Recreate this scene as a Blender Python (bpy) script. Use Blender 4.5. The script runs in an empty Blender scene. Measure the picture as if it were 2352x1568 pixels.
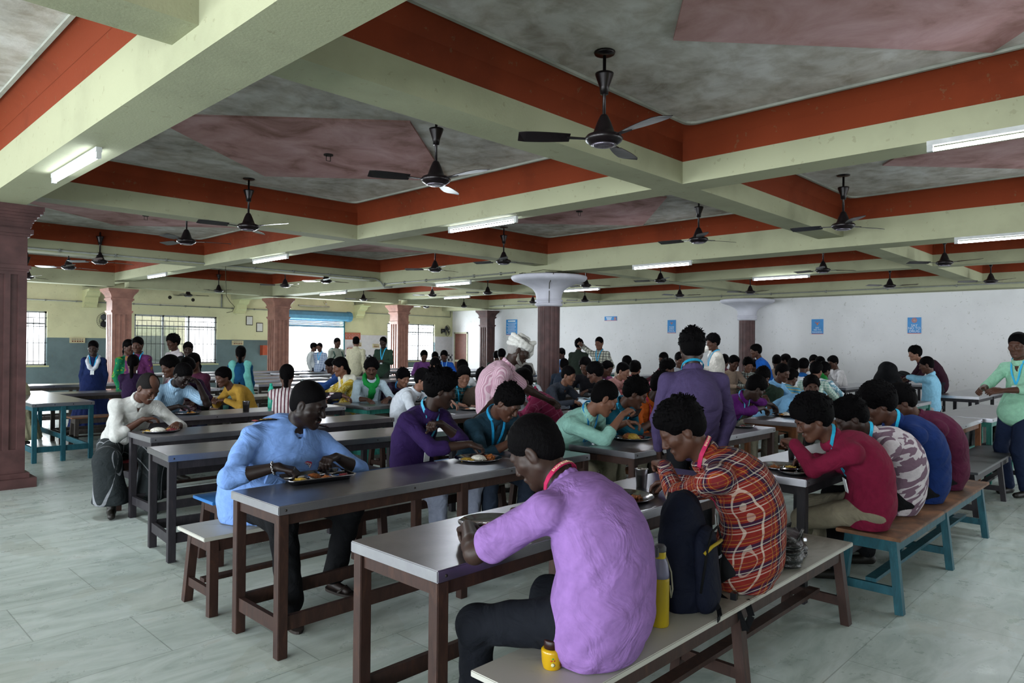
import bpy, bmesh, math, random
import numpy as np
from mathutils import Vector, Matrix
PI = math.pi
rnd = random.Random(7)
SC = bpy.context.scene
COL = SC.collection
# ---------------------------------------------------------------- materials
def hexc(h):
    h = h.lstrip('#'); v = [int(h[i:i+2], 16)/255 for i in (0, 2, 4)]
    return tuple((c/12.92 if c <= 0.04045 else ((c+0.055)/1.055)**2.4) for c in v) + (1.0,)
class NT:
    """small helper around a material's node tree"""
    def __init__(s, name, base='#888888', rough=.8, metal=0., spec=.3):
        s.m = bpy.data.materials.new(name); s.m.use_nodes = True; s.t = s.m.node_tree
        s.b = s.t.nodes['Principled BSDF']; s.out = s.t.nodes['Material Output']
        s.b.inputs['Base Color'].default_value = hexc(base) if isinstance(base, str) else base
        s.b.inputs['Roughness'].default_value = rough; s.b.inputs['Metallic'].default_value = metal
        s.b.inputs['Specular IOR Level'].default_value = spec
    def n(s, typ, **kw):
        o = s.t.nodes.new(typ)
        for k, v in kw.items():
            if k.startswith('i_'):
                k = k[2:]; k = int(k) if k.isdigit() else k.replace('_', ' ')
                if hasattr(v, 'is_linked'): s.l(v, o.inputs[k])
                else: o.inputs[k].default_value = v
            else: setattr(o, k, v)
        return o
    def l(s, a, b): s.t.links.new(a, b)
    def math(s, op, a, b=None, c=None):
        o = s.n('ShaderNodeMath', operation=op)
        for i, v in enumerate((a, b, c)):
            if v is None: continue
            if isinstance(v, (int, float)): o.inputs[i].default_value = v
            else: s.l(v, o.inputs[i])
        return o.outputs[0]
    def mix(s, f, a, b, blend='MIX'):
        o = s.n('ShaderNodeMix', data_type='RGBA', blend_type=blend)
        for i, v in ((0, f), (6, a), (7, b)):
            if isinstance(v, str): v = hexc(v)
            if isinstance(v, (int, float, tuple)): o.inputs[i].default_value = v
            else: s.l(v, o.inputs[i])
        return o.outputs[2]
    def obj(s): return s.n('ShaderNodeTexCoord').outputs['Object']
    def noise(s, vec, scale, detail=3., rough=.55, dist=0.):
        o = s.n('ShaderNodeTexNoise'); s.l(vec, o.inputs['Vector'])
        o.inputs['Scale'].default_value = scale; o.inputs['Detail'].default_value = detail
        o.inputs['Roughness'].default_value = rough; o.inputs['Distortion'].default_value = dist
        return o.outputs[0]
    def ramp(s, f, stops):
        o = s.n('ShaderNodeValToRGB'); e = o.color_ramp.elements
        while len(e) < len(stops): e.new(.5)
        for i, (p, c) in enumerate(stops): e[i].position = p; e[i].color = hexc(c) if isinstance(c, str) else c
        s.l(f, o.inputs[0]); return o.outputs[0]
    def bump(s, h, strength=.3, dist=.01):
        o = s.n('ShaderNodeBump'); o.inputs['Strength'].default_value = strength; o.inputs['Distance'].default_value = dist
        s.l(h, o.inputs['Height']); s.l(o.outputs[0], s.b.inputs['Normal'])
    def base(s, c): s.l(c, s.b.inputs['Base Color'])
MC = {}
def mat(key, fn):
    if key not in MC: MC[key] = fn()
    return MC[key]
def plain(name, col, rough=.7, metal=0., spec=.3, var=.12, scale=9., bump=0.):
    def f():
        t = NT(name, col, rough, metal, spec)
        v = t.obj()
        if var:
            nz = t.noise(v, scale, 4.)
            c = hexc(col) if isinstance(col, str) else col
            dk = tuple(x*(1-var*1.6) for x in c[:3])+(1,); lt = tuple(min(1, x*(1+var)) for x in c[:3])+(1,)
            t.base(t.ramp(nz, [(.3, dk), (.7, lt)]))
        if bump: t.bump(t.noise(v, scale*6, 3.), bump, .004)
        return t.m
    return mat(('plain', name, str(col), rough, metal, var, scale, bump), f)
def emit(name, col, power):
    def f():
        t = NT(name, col, .5)
        t.b.inputs['Emission Color'].default_value = hexc(col); t.b.inputs['Emission Strength'].default_value = power
        return t.m
    return mat(('emit', name, col, power), f)
# ---------------------------------------------------------------- objects
def tag(o, label=None, cat=None, group=None, kind=None):
    if label: o['label'] = label
    if cat: o['category'] = cat
    if group: o['group'] = group
    if kind: o['kind'] = kind
    return o
def empty(name, loc=(0, 0, 0), rz=0., label=None, cat=None, group=None):
    o = bpy.data.objects.new(name, None); COL.objects.link(o); o.location = loc; o.rotation_euler = (0, 0, rz)
    o.empty_display_size = .1
    return tag(o, label, cat, group)
def link(name, me, mats, parent=None, smooth=False):
    for m in (mats if isinstance(mats, (list, tuple)) else [mats]): me.materials.append(m)
    o = bpy.data.objects.new(name, me); COL.objects.link(o)
    if parent is not None: o.parent = parent
    if smooth: me.polygons.foreach_set('use_smooth', [True]*len(me.polygons))
    return o
def copy_tree(o, parent=None):
    c = o.copy(); COL.objects.link(c)
    if parent is not None: c.parent = parent
    for ch in o.children: copy_tree(ch, c)
    return c
class MB:
    """collects shapes, builds ONE mesh object"""
    def __init__(s): s.v = []; s.f = []; s.mi = []; s.sm = []
    def add(s, vs, fs, mi=0, sm=False, M=None):
        b = len(s.v)
        if M is not None: vs = [M @ Vector(v) for v in vs]
        s.v += [tuple(v) for v in vs]; s.f += [tuple(i+b for i in f) for f in fs]; s.mi += [mi]*len(fs); s.sm += [sm]*len(fs); return s
    def box(s, x0, x1, y0, y1, z0, z1, mi=0, bev=0., M=None):
        if bev <= 0:
            vs = [(x, y, z) for x in (x0, x1) for y in (y0, y1) for z in (z0, z1)]
            fs = [(0, 1, 3, 2), (4, 6, 7, 5), (0, 4, 5, 1), (2, 3, 7, 6), (0, 2, 6, 4), (1, 5, 7, 3)]
            return s.add(vs, fs, mi, False, M)
        bm = bmesh.new(); bmesh.ops.create_cube(bm, size=1)
        for v in bm.verts: v.co = ((x0+x1)/2+v.co.x*(x1-x0), (y0+y1)/2+v.co.y*(y1-y0), (z0+z1)/2+v.co.z*(z1-z0))
        bmesh.ops.bevel(bm, geom=bm.edges[:], offset=bev, segments=2, affect='EDGES')
        bm.verts.index_update()
        s.add([v.co.copy() for v in bm.verts], [[v.index for v in f.verts] for f in bm.faces], mi, False, M); bm.free(); return s
    def quadbar(s, a, b, wa, wb, up=(0, 0, 1), mi=0):
        """square bar from a to b; wa, wb = (width, depth) at the ends"""
        a, b = Vector(a), Vector(b); d = (b-a).normalized(); u = Vector(up)
        if abs(d.dot(u)) > .95: u = Vector((1, 0, 0))
        x = u.cross(d).normalized(); y = d.cross(x)
        vs = [p+x*(i*w[0]/2)+y*(j*w[1]/2) for p, w in ((a, wa), (b, wb)) for i, j in ((-1, -1), (1, -1), (1, 1), (-1, 1))]
        return s.add(vs, [(3, 2, 1, 0), (4, 5, 6, 7), (0, 1, 5, 4), (1, 2, 6, 5), (2, 3, 7, 6), (3, 0, 4, 7)], mi)
    def tube(s, pts, r, seg=8, mi=0, close=True, sm=True, flat=1.):
        pts = [Vector(p) for p in pts]; n = len(pts); rs = r if isinstance(r, (list, tuple)) else [r]*n
        b = []; t0 = (pts[1]-pts[0]).normalized(); u = Vector((0, 0, 1)) if abs(t0.z) < .9 else Vector((1, 0, 0)); x = u.cross(t0).normalized()
        vs = []
        for i in range(n):
            t = (pts[min(i+1, n-1)]-pts[max(i-1, 0)]).normalized(); x = (x-t*x.dot(t)).normalized(); y = t.cross(x)
            vs += [pts[i]+(x*math.cos(2*PI*k/seg)+y*math.sin(2*PI*k/seg)*flat)*rs[i] for k in range(seg)]
        fs = [(i*seg+k, i*seg+(k+1) % seg, (i+1)*seg+(k+1) % seg, (i+1)*seg+k) for i in range(n-1) for k in range(seg)]
        if close: fs += [tuple(range(seg-1, -1, -1)), tuple((n-1)*seg+k for k in range(seg))]
        return s.add(vs, fs, mi, sm)
    def lathe(s, prof, c=(0, 0, 0), seg=24, mi=0, sm=True, sx=1., sy=1., M=None, ripple=0, ramp=0.):
        vs = []
        for r, z in prof:
            for k in range(seg):
                a = 2*PI*k/seg; rr = r*(1+ramp*math.cos(ripple*a)) if ripple else r
                vs.append((c[0]+rr*math.cos(a)*sx, c[1]+rr*math.sin(a)*sy, c[2]+z))
        fs = [(i*seg+k, i*seg+(k+1) % seg, (i+1)*seg+(k+1) % seg, (i+1)*seg+k) for i in range(len(prof)-1) for k in range(seg)]
        if prof[0][0] > 1e-4: fs.append(tuple(range(seg-1, -1, -1)))
        if prof[-1][0] > 1e-4: fs.append(tuple((len(prof)-1)*seg+k for k in range(seg)))
        return s.add(vs, fs, mi, sm, M)
    def prism(s, poly, z0, z1, mi=0, M=None, sm=False):
        n = len(poly); vs = [(x, y, z0) for x, y in poly]+[(x, y, z1) for x, y in poly]
        fs = [tuple(range(n-1, -1, -1)), tuple(range(n, 2*n))]+[(i, (i+1) % n, n+(i+1) % n, n+i) for i in range(n)]
        return s.add(vs, fs, mi, sm, M)
    def build(s, name, mats, parent=None):
        me = bpy.data.meshes.new(name); me.from_pydata(s.v, [], s.f)
        me.polygons.foreach_set('material_index', s.mi); me.polygons.foreach_set('use_smooth', s.sm); me.update()
        return link(name, me, mats, parent)
def text_mesh(body, size, name='lettering', extrude=.0008, align='CENTER'):
    cu = bpy.data.curves.new(name, 'FONT'); cu.body = body; cu.size = size; cu.extrude = extrude; cu.align_x = align; cu.align_y = 'CENTER'
    cu.resolution_u = 2
    o = bpy.data.objects.new(name, cu); COL.objects.link(o)
    dg = bpy.context.evaluated_depsgraph_get(); me = bpy.data.meshes.new_from_object(o.evaluated_get(dg))
    bpy.data.objects.remove(o); bpy.data.curves.remove(cu); return me
# ---------------------------------------------------------------- implicit surfaces
class SDF:
    """smooth union of rounded cones and ellipsoids, meshed with surface nets"""
    def __init__(s): s.p = []
    def cap(s, a, b, ra, rb, k=.02, n=None, fl=1., op='u'):
        s.p.append(('c', np.array(a, float), np.array(b, float), ra, rb, None if n is None else np.array(n, float), fl, k, op)); return s
    def ell(s, c, R, rad, k=.02, op='u'):
        s.p.append(('e', np.array(c, float), np.array(R, float), np.array(rad, float), None, None, 1., k, op)); return s
    def mesh(s, h, name, disp=None, clip=None):
        lo = np.full(3, 1e9); hi = -lo
        bb = []
        for q in s.p:
            if q[0] == 'c': r = max(q[3], q[4]); l = np.minimum(q[1], q[2])-r; u = np.maximum(q[1], q[2])+r
            else: r = max(q[3]); l = q[1]-r; u = q[1]+r
            bb.append((l, u))
            if q[8] == 'u': lo = np.minimum(lo, l); hi = np.maximum(hi, u)
        lo = lo-2.5*h-.006; hi = hi+2.5*h+.006; N = np.ceil((hi-lo)/h).astype(int)+1
        ax = [(lo[i]+h*np.arange(N[i])).astype(np.float32) for i in range(3)]
        F = np.full(N, .08, np.float32)
        for q, (l, u) in zip(s.p, bb):
            k = q[7]; m = k+2*h+.012
            i0 = np.clip(((l-m-lo)/h).astype(int), 0, N); i1 = np.clip(np.ceil((u+m-lo)/h).astype(int)+1, 0, N)
            if np.any(i1 <= i0): continue
            X = ax[0][i0[0]:i1[0], None, None]; Y = ax[1][None, i0[1]:i1[1], None]; Z = ax[2][None, None, i0[2]:i1[2]]
            if q[0] == 'c':
                a, b = q[1], q[2]; ba = b-a; L2 = max(float(ba@ba), 1e-10)
                px, py, pz = X-a[0], Y-a[1], Z-a[2]
                t = np.clip((px*ba[0]+py*ba[1]+pz*ba[2])/L2, 0, 1)
                dx, dy, dz = px-t*ba[0], py-t*ba[1], pz-t*ba[2]
                if q[5] is not None:
                    w = (dx*q[5][0]+dy*q[5][1]+dz*q[5][2])*(q[6]-1)
                    dx = dx+w*q[5][0]; dy = dy+w*q[5][1]; dz = dz+w*q[5][2]
                d = np.sqrt(dx*dx+dy*dy+dz*dz)-(q[3]+(q[4]-q[3])*t)
            else:
                px, py, pz = X-q[1][0], Y-q[1][1], Z-q[1][2]; R = q[2]; rr = q[3]
                e = [(px*R[i][0]+py*R[i][1]+pz*R[i][2])/rr[i] for i in range(3)]
                k0 = np.sqrt(e[0]**2+e[1]**2+e[2]**2)+1e-6; k1 = np.sqrt((e[0]/rr[0])**2+(e[1]/rr[1])**2+(e[2]/rr[2])**2)+1e-6
                d = k0*(k0-1)/k1
            S = F[i0[0]:i1[0], i0[1]:i1[1], i0[2]:i1[2]]; op = q[8]
            if op == 'u':
                g = np.maximum(k-np.abs(S-d), 0)/k; S[...] = np.minimum(S, d)-g*g*k*.25
            elif op == 's':
                d = -d; g = np.maximum(k-np.abs(S-d), 0)/k; S[...] = np.maximum(S, d)+g*g*k*.25
        if disp is not None: F += disp(ax[0][:, None, None], ax[1][None, :, None], ax[2][None, None, :]).astype(np.float32)
        if clip is not None: F = np.maximum(F, clip(ax[0][:, None, None], ax[1][None, :, None], ax[2][None, None, :]).astype(np.float32))
        F[0] = F[-1] = .05; F[:, 0] = F[:, -1] = .05; F[:, :, 0] = F[:, :, -1] = .05
        return nets(F, lo, h)
def nets(F, lo, h):
    I = F < 0
    c = [I[i:I.shape[0]-1+i, j:I.shape[1]-1+j, k:I.shape[2]-1+k] for i in (0, 1) for j in (0, 1) for k in (0, 1)]
    cnt = sum(x.astype(np.int8) for x in c); act = (cnt > 0) & (cnt < 8)
    ci = np.argwhere(act); n = len(ci)
    idx = np.full(act.shape, -1, np.int64); idx[act] = np.arange(n)
    acc = np.zeros((n, 3)); w = np.zeros(n)
    offs = [(i, j, k) for i in (0, 1) for j in (0, 1) for k in (0, 1)]
    fv = {o: F[ci[:, 0]+o[0], ci[:, 1]+o[1], ci[:, 2]+o[2]] for o in offs}
    for o in offs:
        for a in range(3):
            if o[a]: continue
            p = list(o); p[a] = 1; p = tuple(p); f0, f1 = fv[o], fv[p]; m = (f0 < 0) != (f1 < 0)
            t = np.where(m, f0/np.where(m, f0-f1, 1), 0)
            e = np.array(o, float)[None, :].repeat(n, 0); e[:, a] += t; acc += e*m[:, None]; w += m
    V = lo+h*(ci+acc/w[:, None]); Q = []
    for a in range(3):
        sl0 = [slice(1, -1)]*3; sl1 = [slice(1, -1)]*3; sl0[a] = slice(0, -1); sl1[a] = slice(1, None)
        A, B = I[tuple(sl0)], I[tuple(sl1)]; m = np.argwhere(A != B)
        if not len(m): continue
        inside = A[tuple(m.T)]; off = np.array([1, 1, 1]); off[a] = 0; m = m+off
        b, cc = (a+1) % 3, (a+2) % 3
        def g(db, dc):
            q = m.copy(); q[:, b] -= db; q[:, cc] -= dc; return idx[tuple(q.T)]
        q = np.stack([g(1, 1), g(0, 1), g(0, 0), g(1, 0)], 1)
        q[~inside] = q[~inside][:, ::-1]; Q.append(q)
    return V, (np.concatenate(Q) if Q else np.zeros((0, 4), int))
def np_mesh(name, V, Q, attr=None):
    me = bpy.data.meshes.new(name); n, f = len(V), len(Q)
    me.vertices.add(n); me.vertices.foreach_set('co', np.ascontiguousarray(V, dtype=np.float32).ravel())
    me.loops.add(f*4); me.loops.foreach_set('vertex_index', np.ascontiguousarray(Q, dtype=np.int32).ravel())
    me.polygons.add(f); me.polygons.foreach_set('loop_start', np.arange(0, f*4, 4, dtype=np.int32))
    me.polygons.foreach_set('use_smooth', np.ones(f, dtype=bool))
    me.update(calc_edges=True)
    if attr is not None:
        a = me.attributes.new('cloth', 'FLOAT_VECTOR', 'POINT'); a.data.foreach_set('vector', np.ascontiguousarray(attr, dtype=np.float32).ravel())
    return me
def merge_vq(parts):
    V = []; Q = []; b = 0
    for v, q in parts: V.append(v); Q.append(q+b); b += len(v)
    return np.concatenate(V), np.concatenate(Q)
# ---------------------------------------------------------------- people
def nrm(v): v = np.array(v, float); return v/max(np.linalg.norm(v), 1e-9)
def skin_mat(c):
    def f():
        t = NT('skin', c, .5, 0, .28); v = t.obj(); b = hexc(c)
        t.base(t.ramp(t.noise(v, 14, 4), [(.3, tuple(x*.82 for x in b[:3])+(1,)), (.75, tuple(min(1, x*1.12) for x in b[:3])+(1,))]))
        t.b.inputs['Subsurface Weight'].default_value = .0
        t.bump(t.noise(v, 160, 2), .12, .002); return t.m
    return mat(('skin', c), f)
def hair_mat(c='#060506'):
    def f():
        t = NT('hair', c, .7, 0, .04); v = t.obj()
        mp = t.n('ShaderNodeMapping'); t.l(v, mp.inputs[0]); mp.inputs['Scale'].default_value = (1, 1, .25)
        t.bump(t.noise(mp.outputs[0], 320, 3), .7, .005); return t.m
    return mat(('hair', c), f)
def cloth_mat(col, pat=None, cols=(), rough=.85, fs=1.):
    def f():
        t = NT('fabric', col, rough, 0, .15)
        at = t.n('ShaderNodeAttribute', attribute_name='cloth'); sx = t.n('ShaderNodeSeparateXYZ'); t.l(at.outputs['Vector'], sx.inputs[0])
        U, W = sx.outputs[0], sx.outputs[1]; ob = t.obj(); c = hexc(col)
        def band(x, per, ph, w):   # 1 inside a stripe
            fr = t.math('FRACT', t.math('MULTIPLY_ADD', x, 1./per, ph)); return t.math('LESS_THAN', fr, w)
        cur = t.ramp(t.noise(ob, 30, 3), [(.3, tuple(x*.88 for x in c[:3])+(1,)), (.7, tuple(min(1, x*1.06) for x in c[:3])+(1,))])
        if pat == 'plaid':
            P = .100*fs
            for ph, w, cc, a in ((0, .24, '#0c1230', 1.5), (.94, .045, '#cfc4b4', .85), (.25, .045, '#cfc4b4', .85), (.10, .02, '#cfc4b4', .6), (.50, .03, '#b88634', .8), (.66, .03, '#b88634', .8), (.56, .08, '#5a1c28', .8)):
                for x in (U, W):
                    cur = t.mix(t.math('MULTIPLY', band(x, P, ph, w), a*.55), cur, cc)
        elif pat == 'check':
            for x in (U, W): cur = t.mix(t.math('MULTIPLY', band(x, cols[1], .3, cols[2]), .6), cur, cols[0])
        elif pat == 'stripe': cur = t.mix(band(U, cols[1], .2, cols[2]), cur, cols[0])
        elif pat == 'hstripe': cur = t.mix(band(W, cols[1], .2, cols[2]), cur, cols[0])
        elif pat == 'print':
            cb = t.n('ShaderNodeCombineXYZ'); t.l(U, cb.inputs[0]); t.l(t.math('MULTIPLY_ADD', U, .35, W), cb.inputs[1])
            vo = t.n('ShaderNodeTexVoronoi', feature='F1', distance='CHEBYCHEV'); t.l(cb.outputs[0], vo.inputs['Vector']); vo.inputs['Scale'].default_value = cols[1]
            sp = t.n('ShaderNodeSeparateColor'); t.l(vo.outputs['Color'], sp.inputs[0])
            cur = t.mix(t.math('LESS_THAN', sp.outputs[0], cols[2]), cur, cols[0])
        elif pat == 'weave':
            cb = t.n('ShaderNodeCombineXYZ'); t.l(U, cb.inputs[0]); t.l(W, cb.inputs[1])
            nz = t.noise(cb.outputs[0], 420, 2, .6); cur = t.mix(t.math('LESS_THAN', nz, .45), cur, cols[0])
        elif pat == 'blotch':
            cur = t.mix(t.math('GREATER_THAN', t.noise(ob, cols[1], 3, .6, 1.), cols[2]), cur, cols[0])
        t.base(cur)
        fold = t.noise(ob, 6, 3, .5, 2.); fine = t.noise(ob, 900, 0)
        t.bump(t.math('MULTIPLY_ADD', fine, .03, fold), .6, .035)
        return t.m
    return mat(('cloth', col, pat, str(cols), rough, fs), f)
def ik(a, t, l1, l2, hint):
    a, t = np.array(a, float), np.array(t, float); d = t-a; D = np.linalg.norm(d)
    if D > (l1+l2)*.995: t = a+d/D*(l1+l2)*.995; d = t-a; D = np.linalg.norm(d)
    u = d/D; x = (l1*l1-l2*l2+D*D)/(2*D); y = math.sqrt(max(l1*l1-x*x, 1e-6))
    h = np.array(hint, float); h = h-u*(h@u); h = nrm(h) if np.linalg.norm(h) > 1e-4 else nrm(np.cross(u, (0, 0, 1)))
    return a+u*x+h*y, t
def hand_sdf(S, w, d, up, side, s, curl=.5, pinch=0., fine=True):
    """palm and five fingers; d = direction of the hand, up = back of the hand, side = +1 left hand"""
    d = nrm(d); up = nrm(up-d*(up@d)); r = np.cross(d, up)*side      # r points to the thumb side
    c = lambda x, y, z: w+s*(d*x+r*y+up*z)
    S.cap(c(0, 0, 0), c(.03, 0, 0), .023*s, .025*s, .012, up, 1.35)
    for y in (-.026, -.009, .009, .026): S.cap(c(.018, y*.6, 0), c(.085, y, .002), .014*s, .0115*s, .01)
    tips = []
    for i, (y, L) in enumerate(((.027, .068), (.009, .076), (-.009, .070), (-.026, .055))):
        cu = curl*(1+.12*i); p = c(.087, y, 0); a = 0.; dd = d
        r0 = .0098
        for j, fr in enumerate((.45, .31, .24)):
            a += cu*(.75, .95, .6)[j]; dv = d*math.cos(a)-up*math.sin(a)+r*(-pinch*y*6 if j else 0)
            q = p+nrm(dv)*L*fr*s; S.cap(p, q, (r0-.0008*j)*s, (r0-.0008*(j+1))*s, .003); p = q
        tips.append(p)
    p = c(.022, .026, -.004); q = c(.052, .052, -.018-.02*curl); e = c(.086+.01*pinch, .05-.02*pinch, -.03-.035*curl); 
    S.cap(p, q, .0145*s, .0115*s, .01); S.cap(q, e, .0112*s, .0088*s, .004)
    return tips
SK = {'d': '#30201a', 'm': '#4a2f24', 'l': '#6b4838', 'x': '#1d120f', 'f': '#7d5848'}
def person(label, head, pel, yaw, hyaw=0., pitch=10., rh=None, lh=None, shirt=None, sleeve='long', pants='#20222a', hair='med', skin='m',
           det=1, fat=1., h=1.7, sit=True, feet=None, curl=(.5, .5), lanyard=None, female=False, skirt=None, face=0, group=None, bulge=None,
           shoes='#15130f', hairc='#060506', roll=0., elb=(None, None), twist=0., pinch=0., knee=None, barefoot=False, seed=0, beard=None, legw=1., shw=1., hf=1.):
    s = h/1.7; H = np.array(head, float); P = np.array(pel, float); y = math.radians(yaw)
    Fd = np.array([math.cos(y), math.sin(y), 0]); Sd = np.array([-math.sin(y), math.cos(y), 0])
    hy = math.radians(yaw+hyaw); hp = math.radians(pitch)
    hfw = np.array([math.cos(hy)*math.cos(hp), math.sin(hy)*math.cos(hp), -math.sin(hp)]); hl = np.array([-math.sin(hy), math.cos(hy), 0]); hu = np.cross(hfw, hl)
    if roll: a = math.radians(roll); hl, hu = hl*math.cos(a)+hu*math.sin(a), hu*math.cos(a)-hl*math.sin(a)
    cd = nrm(H-P); N = H-s*(.185*nrm(.6*cd+.4*hu)+.03*hfw)
    L = .5*s; ch = N-P; D = np.linalg.norm(ch); fl = 1.15 if not female else 1.05
    bl = bulge if bulge is not None else (min(.13, math.sqrt(max(0, .375*D*max(L-D, 0))))*1.3+.015)
    back = nrm(np.cross(nrm(ch), Sd)); back = back if back@Fd < 0 else -back
    Cc = (P+N)/2+back*bl*2*.9+ch*.08
    sp = lambda u: (1-u)**2*P+2*u*(1-u)*Cc+u*u*N
    tg = lambda u: nrm(2*(1-u)*(Cc-P)+2*u*(N-Cc))
    tw = math.radians(twist)
    def fr(u):
        t = tg(u); a = tw*u; S2 = nrm(Sd*math.cos(a)-Fd*math.sin(a)); S2 = nrm(S2-t*(S2@t)); return t, S2, np.cross(S2, t)
    if female: ST = [(-.05, .150, .115), (.1, .150, .115), (.32, .118, .092), (.48, .122, .102), (.66, .124, .1), (.78, .092, .078), (.88, .055, .048)]
    else: ST = [(-.05, .148, .115), (.1, .148, .112), (.32, .136, .1), (.48, .145, .107), (.66, .150, .107), (.78, .115, .090), (.88, .072, .060)]
    fw = lambda u: 1+(fat-1)*(1.3 if u < .6 else .62 if u < .8 else .3)
    shR = (.172 if not female else .145)*s*(1+(fat-1)*.45)*shw
    t9, S9, n9 = fr(.88); SH = {1: sp(.9)+S9*shR+n9*.012*s-t9*.012*s, -1: sp(.9)-S9*shR+n9*.012*s-t9*.012*s}
    up_, fo_ = .285*s, .25*s
    HD = {}
    for sd, tgt in ((-1, rh), (1, lh)):
        if tgt is None:
            tgt = (P+Fd*.42*s+Sd*sd*.13*s+np.array([0, 0, .80-P[2]])) if sit else (SH[sd]-np.array([0, 0, .515*s])+Fd*.05*s+Sd*sd*.03*s)
        tgt = np.array(tgt, float); hint = elb[0 if sd == -1 else 1]
        if hint is None: hint = Sd*sd*.9+np.array([0, 0, -.8])-Fd*.05 if sit else -Fd+Sd*sd*.5
        E, W = ik(SH[sd], tgt, up_, fo_, hint); HD[sd] = (E, W)
    LG = {}
    for sd in (-1, 1):
        hip = P+Sd*sd*.085*s*(1+(fat-1)*.6)+Fd*.0+np.array([0, 0, -.0])
        if feet is not None: ft = np.array(feet[0 if sd == -1 else 1], float)
        elif sit: ft = P+Fd*.40*s+Sd*sd*.15*s; ft[2] = .085
        else: ft = P+Sd*sd*.10*s+Fd*.02*sd; ft[2] = .085
        hint = (Fd*.6+np.array([0, 0, .9])+Sd*sd*.25) if sit else Fd
        if knee is not None: hint = np.array(knee[0 if sd == -1 else 1])
        K, A = ik(hip, ft, .43*s, .42*s, hint); LG[sd] = (hip, K, A)
    # ---- skin
    hb = (.016, .012, .009)[det]; hh = (.0095, .0065, .0045)[det]
    B = SDF()
    for (u0, w0, d0), (u1, w1, d1) in zip(ST[:-1], ST[1:]):
        um = (u0+u1)/2; t, S_, n_ = fr(max(0, um)); w0_, w1_ = w0*s*fw(u0)*.94, w1*s*fw(u1)*.94
        B.cap(sp(u0), sp(u1), w0_, w1_, .03, n_, (w0+w1)/(d0+d1))
    for sd in (-1, 1):
        E, W = HD[sd]; hip, K, A = LG[sd]
        B.cap(sp(.93), SH[sd], .038*s, .05*s, .03); B.cap(SH[sd], E, .046*s, .038*s, .03); m = E*.72+W*.28
        B.cap(E, m, .038*s*hf, .039*s*hf, .015); B.cap(m, W, .038*s*hf, .0245*s, .015)
        B.cap(hip, K, .078*s, .052*s, .03); c_ = K*.7+A*.3; B.cap(K, c_, .05*s, .05*s, .02); B.cap(c_, A, .05*s, .034*s, .02)
        fdir = Fd+Sd*sd*.2 if sit else Fd; fdir = nrm(fdir)
        B.cap(A-np.array([0, 0, .045*s])-fdir*.02*s, A+fdir*.13*s-np.array([0, 0, .058*s]), .028*s, .024*s, .02)
    B.cap(N-nrm(hu+cd)*.05*s, H-hu*.05*s-hfw*.02*s, .056*s*(1+(fat-1)*.6), .052*s, .04)
    parts = [B.mesh(hb, 'b', None, (lambda X, Y, Z: np.minimum(.457-Z, .18-((X-P[0])*Fd[0]+(Y-P[1])*Fd[1]))) if (sit and P[2] < .66) else None)]
    # head
    R = np.stack([hfw, hl, hu]); g = lambda x, y_, z: H+s*(hfw*x+hl*y_+hu*z); Q = SDF(); f8 = 1+(fat-1)*.35
    Q.ell(g(-.012, 0, .035), R, np.array([.097, .077, .092])*s, .03)
    Q.ell(g(.03, 0, -.03), R, np.array([.062, .062*f8, .088])*s, .03)
    for sd in (-1, 1):
        Q.cap(g(.0, sd*.05*f8, -.055), g(.07, sd*.018, -.098), .026*s*f8, .018*s, .03)
        Q.cap(g(.068, sd*.04, -.022), g(.05, sd*.055*f8, -.02), .02*s, .016*s, .025)
        Q.ell(g(-.008, sd*.079, -.008), R, np.array([.02, .009, .034])*s, .008)
        Q.ell(g(.002, sd*.088, -.006), R, np.array([.009, .006, .018])*s, .006, op='s')
    Q.cap(g(.078, 0, -.100), g(.08, 0, -.098), .02*s, .02*s, .02)
    Q.cap(g(.079, -.036, .024), g(.079, .036, .024), .014*s, .014*s, .018)
    if det:
        for sd in (-1, 1):
            Q.ell(g(.098, sd*.033, .0), R, np.array([.018, .019, .013])*s, .014, op='s'); Q.ell(g(.078, sd*.032, .0035), R, np.array([.0135, .0175, .0115])*s, .004); Q.ell(g(.078, sd*.032, -.0075), R, np.array([.0125, .0165, .007])*s, .004)
    Q.cap(g(.09, 0, .012), g(.110, 0, -.026), .0085*s, .0125*s, .012)
    for sd in (-1, 1): Q.ell(g(.1, sd*.0125, -.033), R, np.array([.012, .009, .008])*s, .006)
    Q.cap(g(.092, -.02, -.062), g(.092, .02, -.062), .0085*s, .0085*s, .008); Q.cap(g(.088, -.016, -.073), g(.088, .016, -.073), .009*s, .009*s, .008)
    Q.cap(g(-.015, 0, -.05), N, .05*s*f8, .056*s*f8, .03)
    parts.append(Q.mesh(hh, 'h'))
    for sd in (-1, 1):
        E, W = HD[sd]; d = nrm(W-E); upv = nrm(np.array([0, 0, 1.])+Sd*sd*.25-d*.2)
        if abs(d[2]) > .85: upv = Sd*sd*.9-Fd*.2
        elif not sit: upv = Sd*sd*.7+np.array([0, 0, .5])
        T = SDF(); T.cap(W-d*.05*s, W+d*.01*s, .026*s, .0225*s, .01)
        hd_ = nrm(d*.8+np.array([0, 0, -.35 if sit else 0.])); hand_sdf(T, W, hd_, upv, sd, s, curl[0 if sd == -1 else 1], pinch if sd == -1 else 0)
        parts.append(T.mesh((.006, .0048, .0036)[det], 'x'))
    root = empty('person', (float(P[0]), float(P[1]), 0), 0, label, 'person', group)
    O = np.array([P[0], P[1], 0])
    def obj(name, V, Qd, m, attr=None): return link(name, np_mesh(name, V-O, Qd, attr), m, root)
    V, Qd = merge_vq(parts); body = obj('body', V, Qd, skin_mat(SK.get(skin, skin)))
    rs = np.random.RandomState(seed+11)
    ph = rs.rand(6)*6
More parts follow.
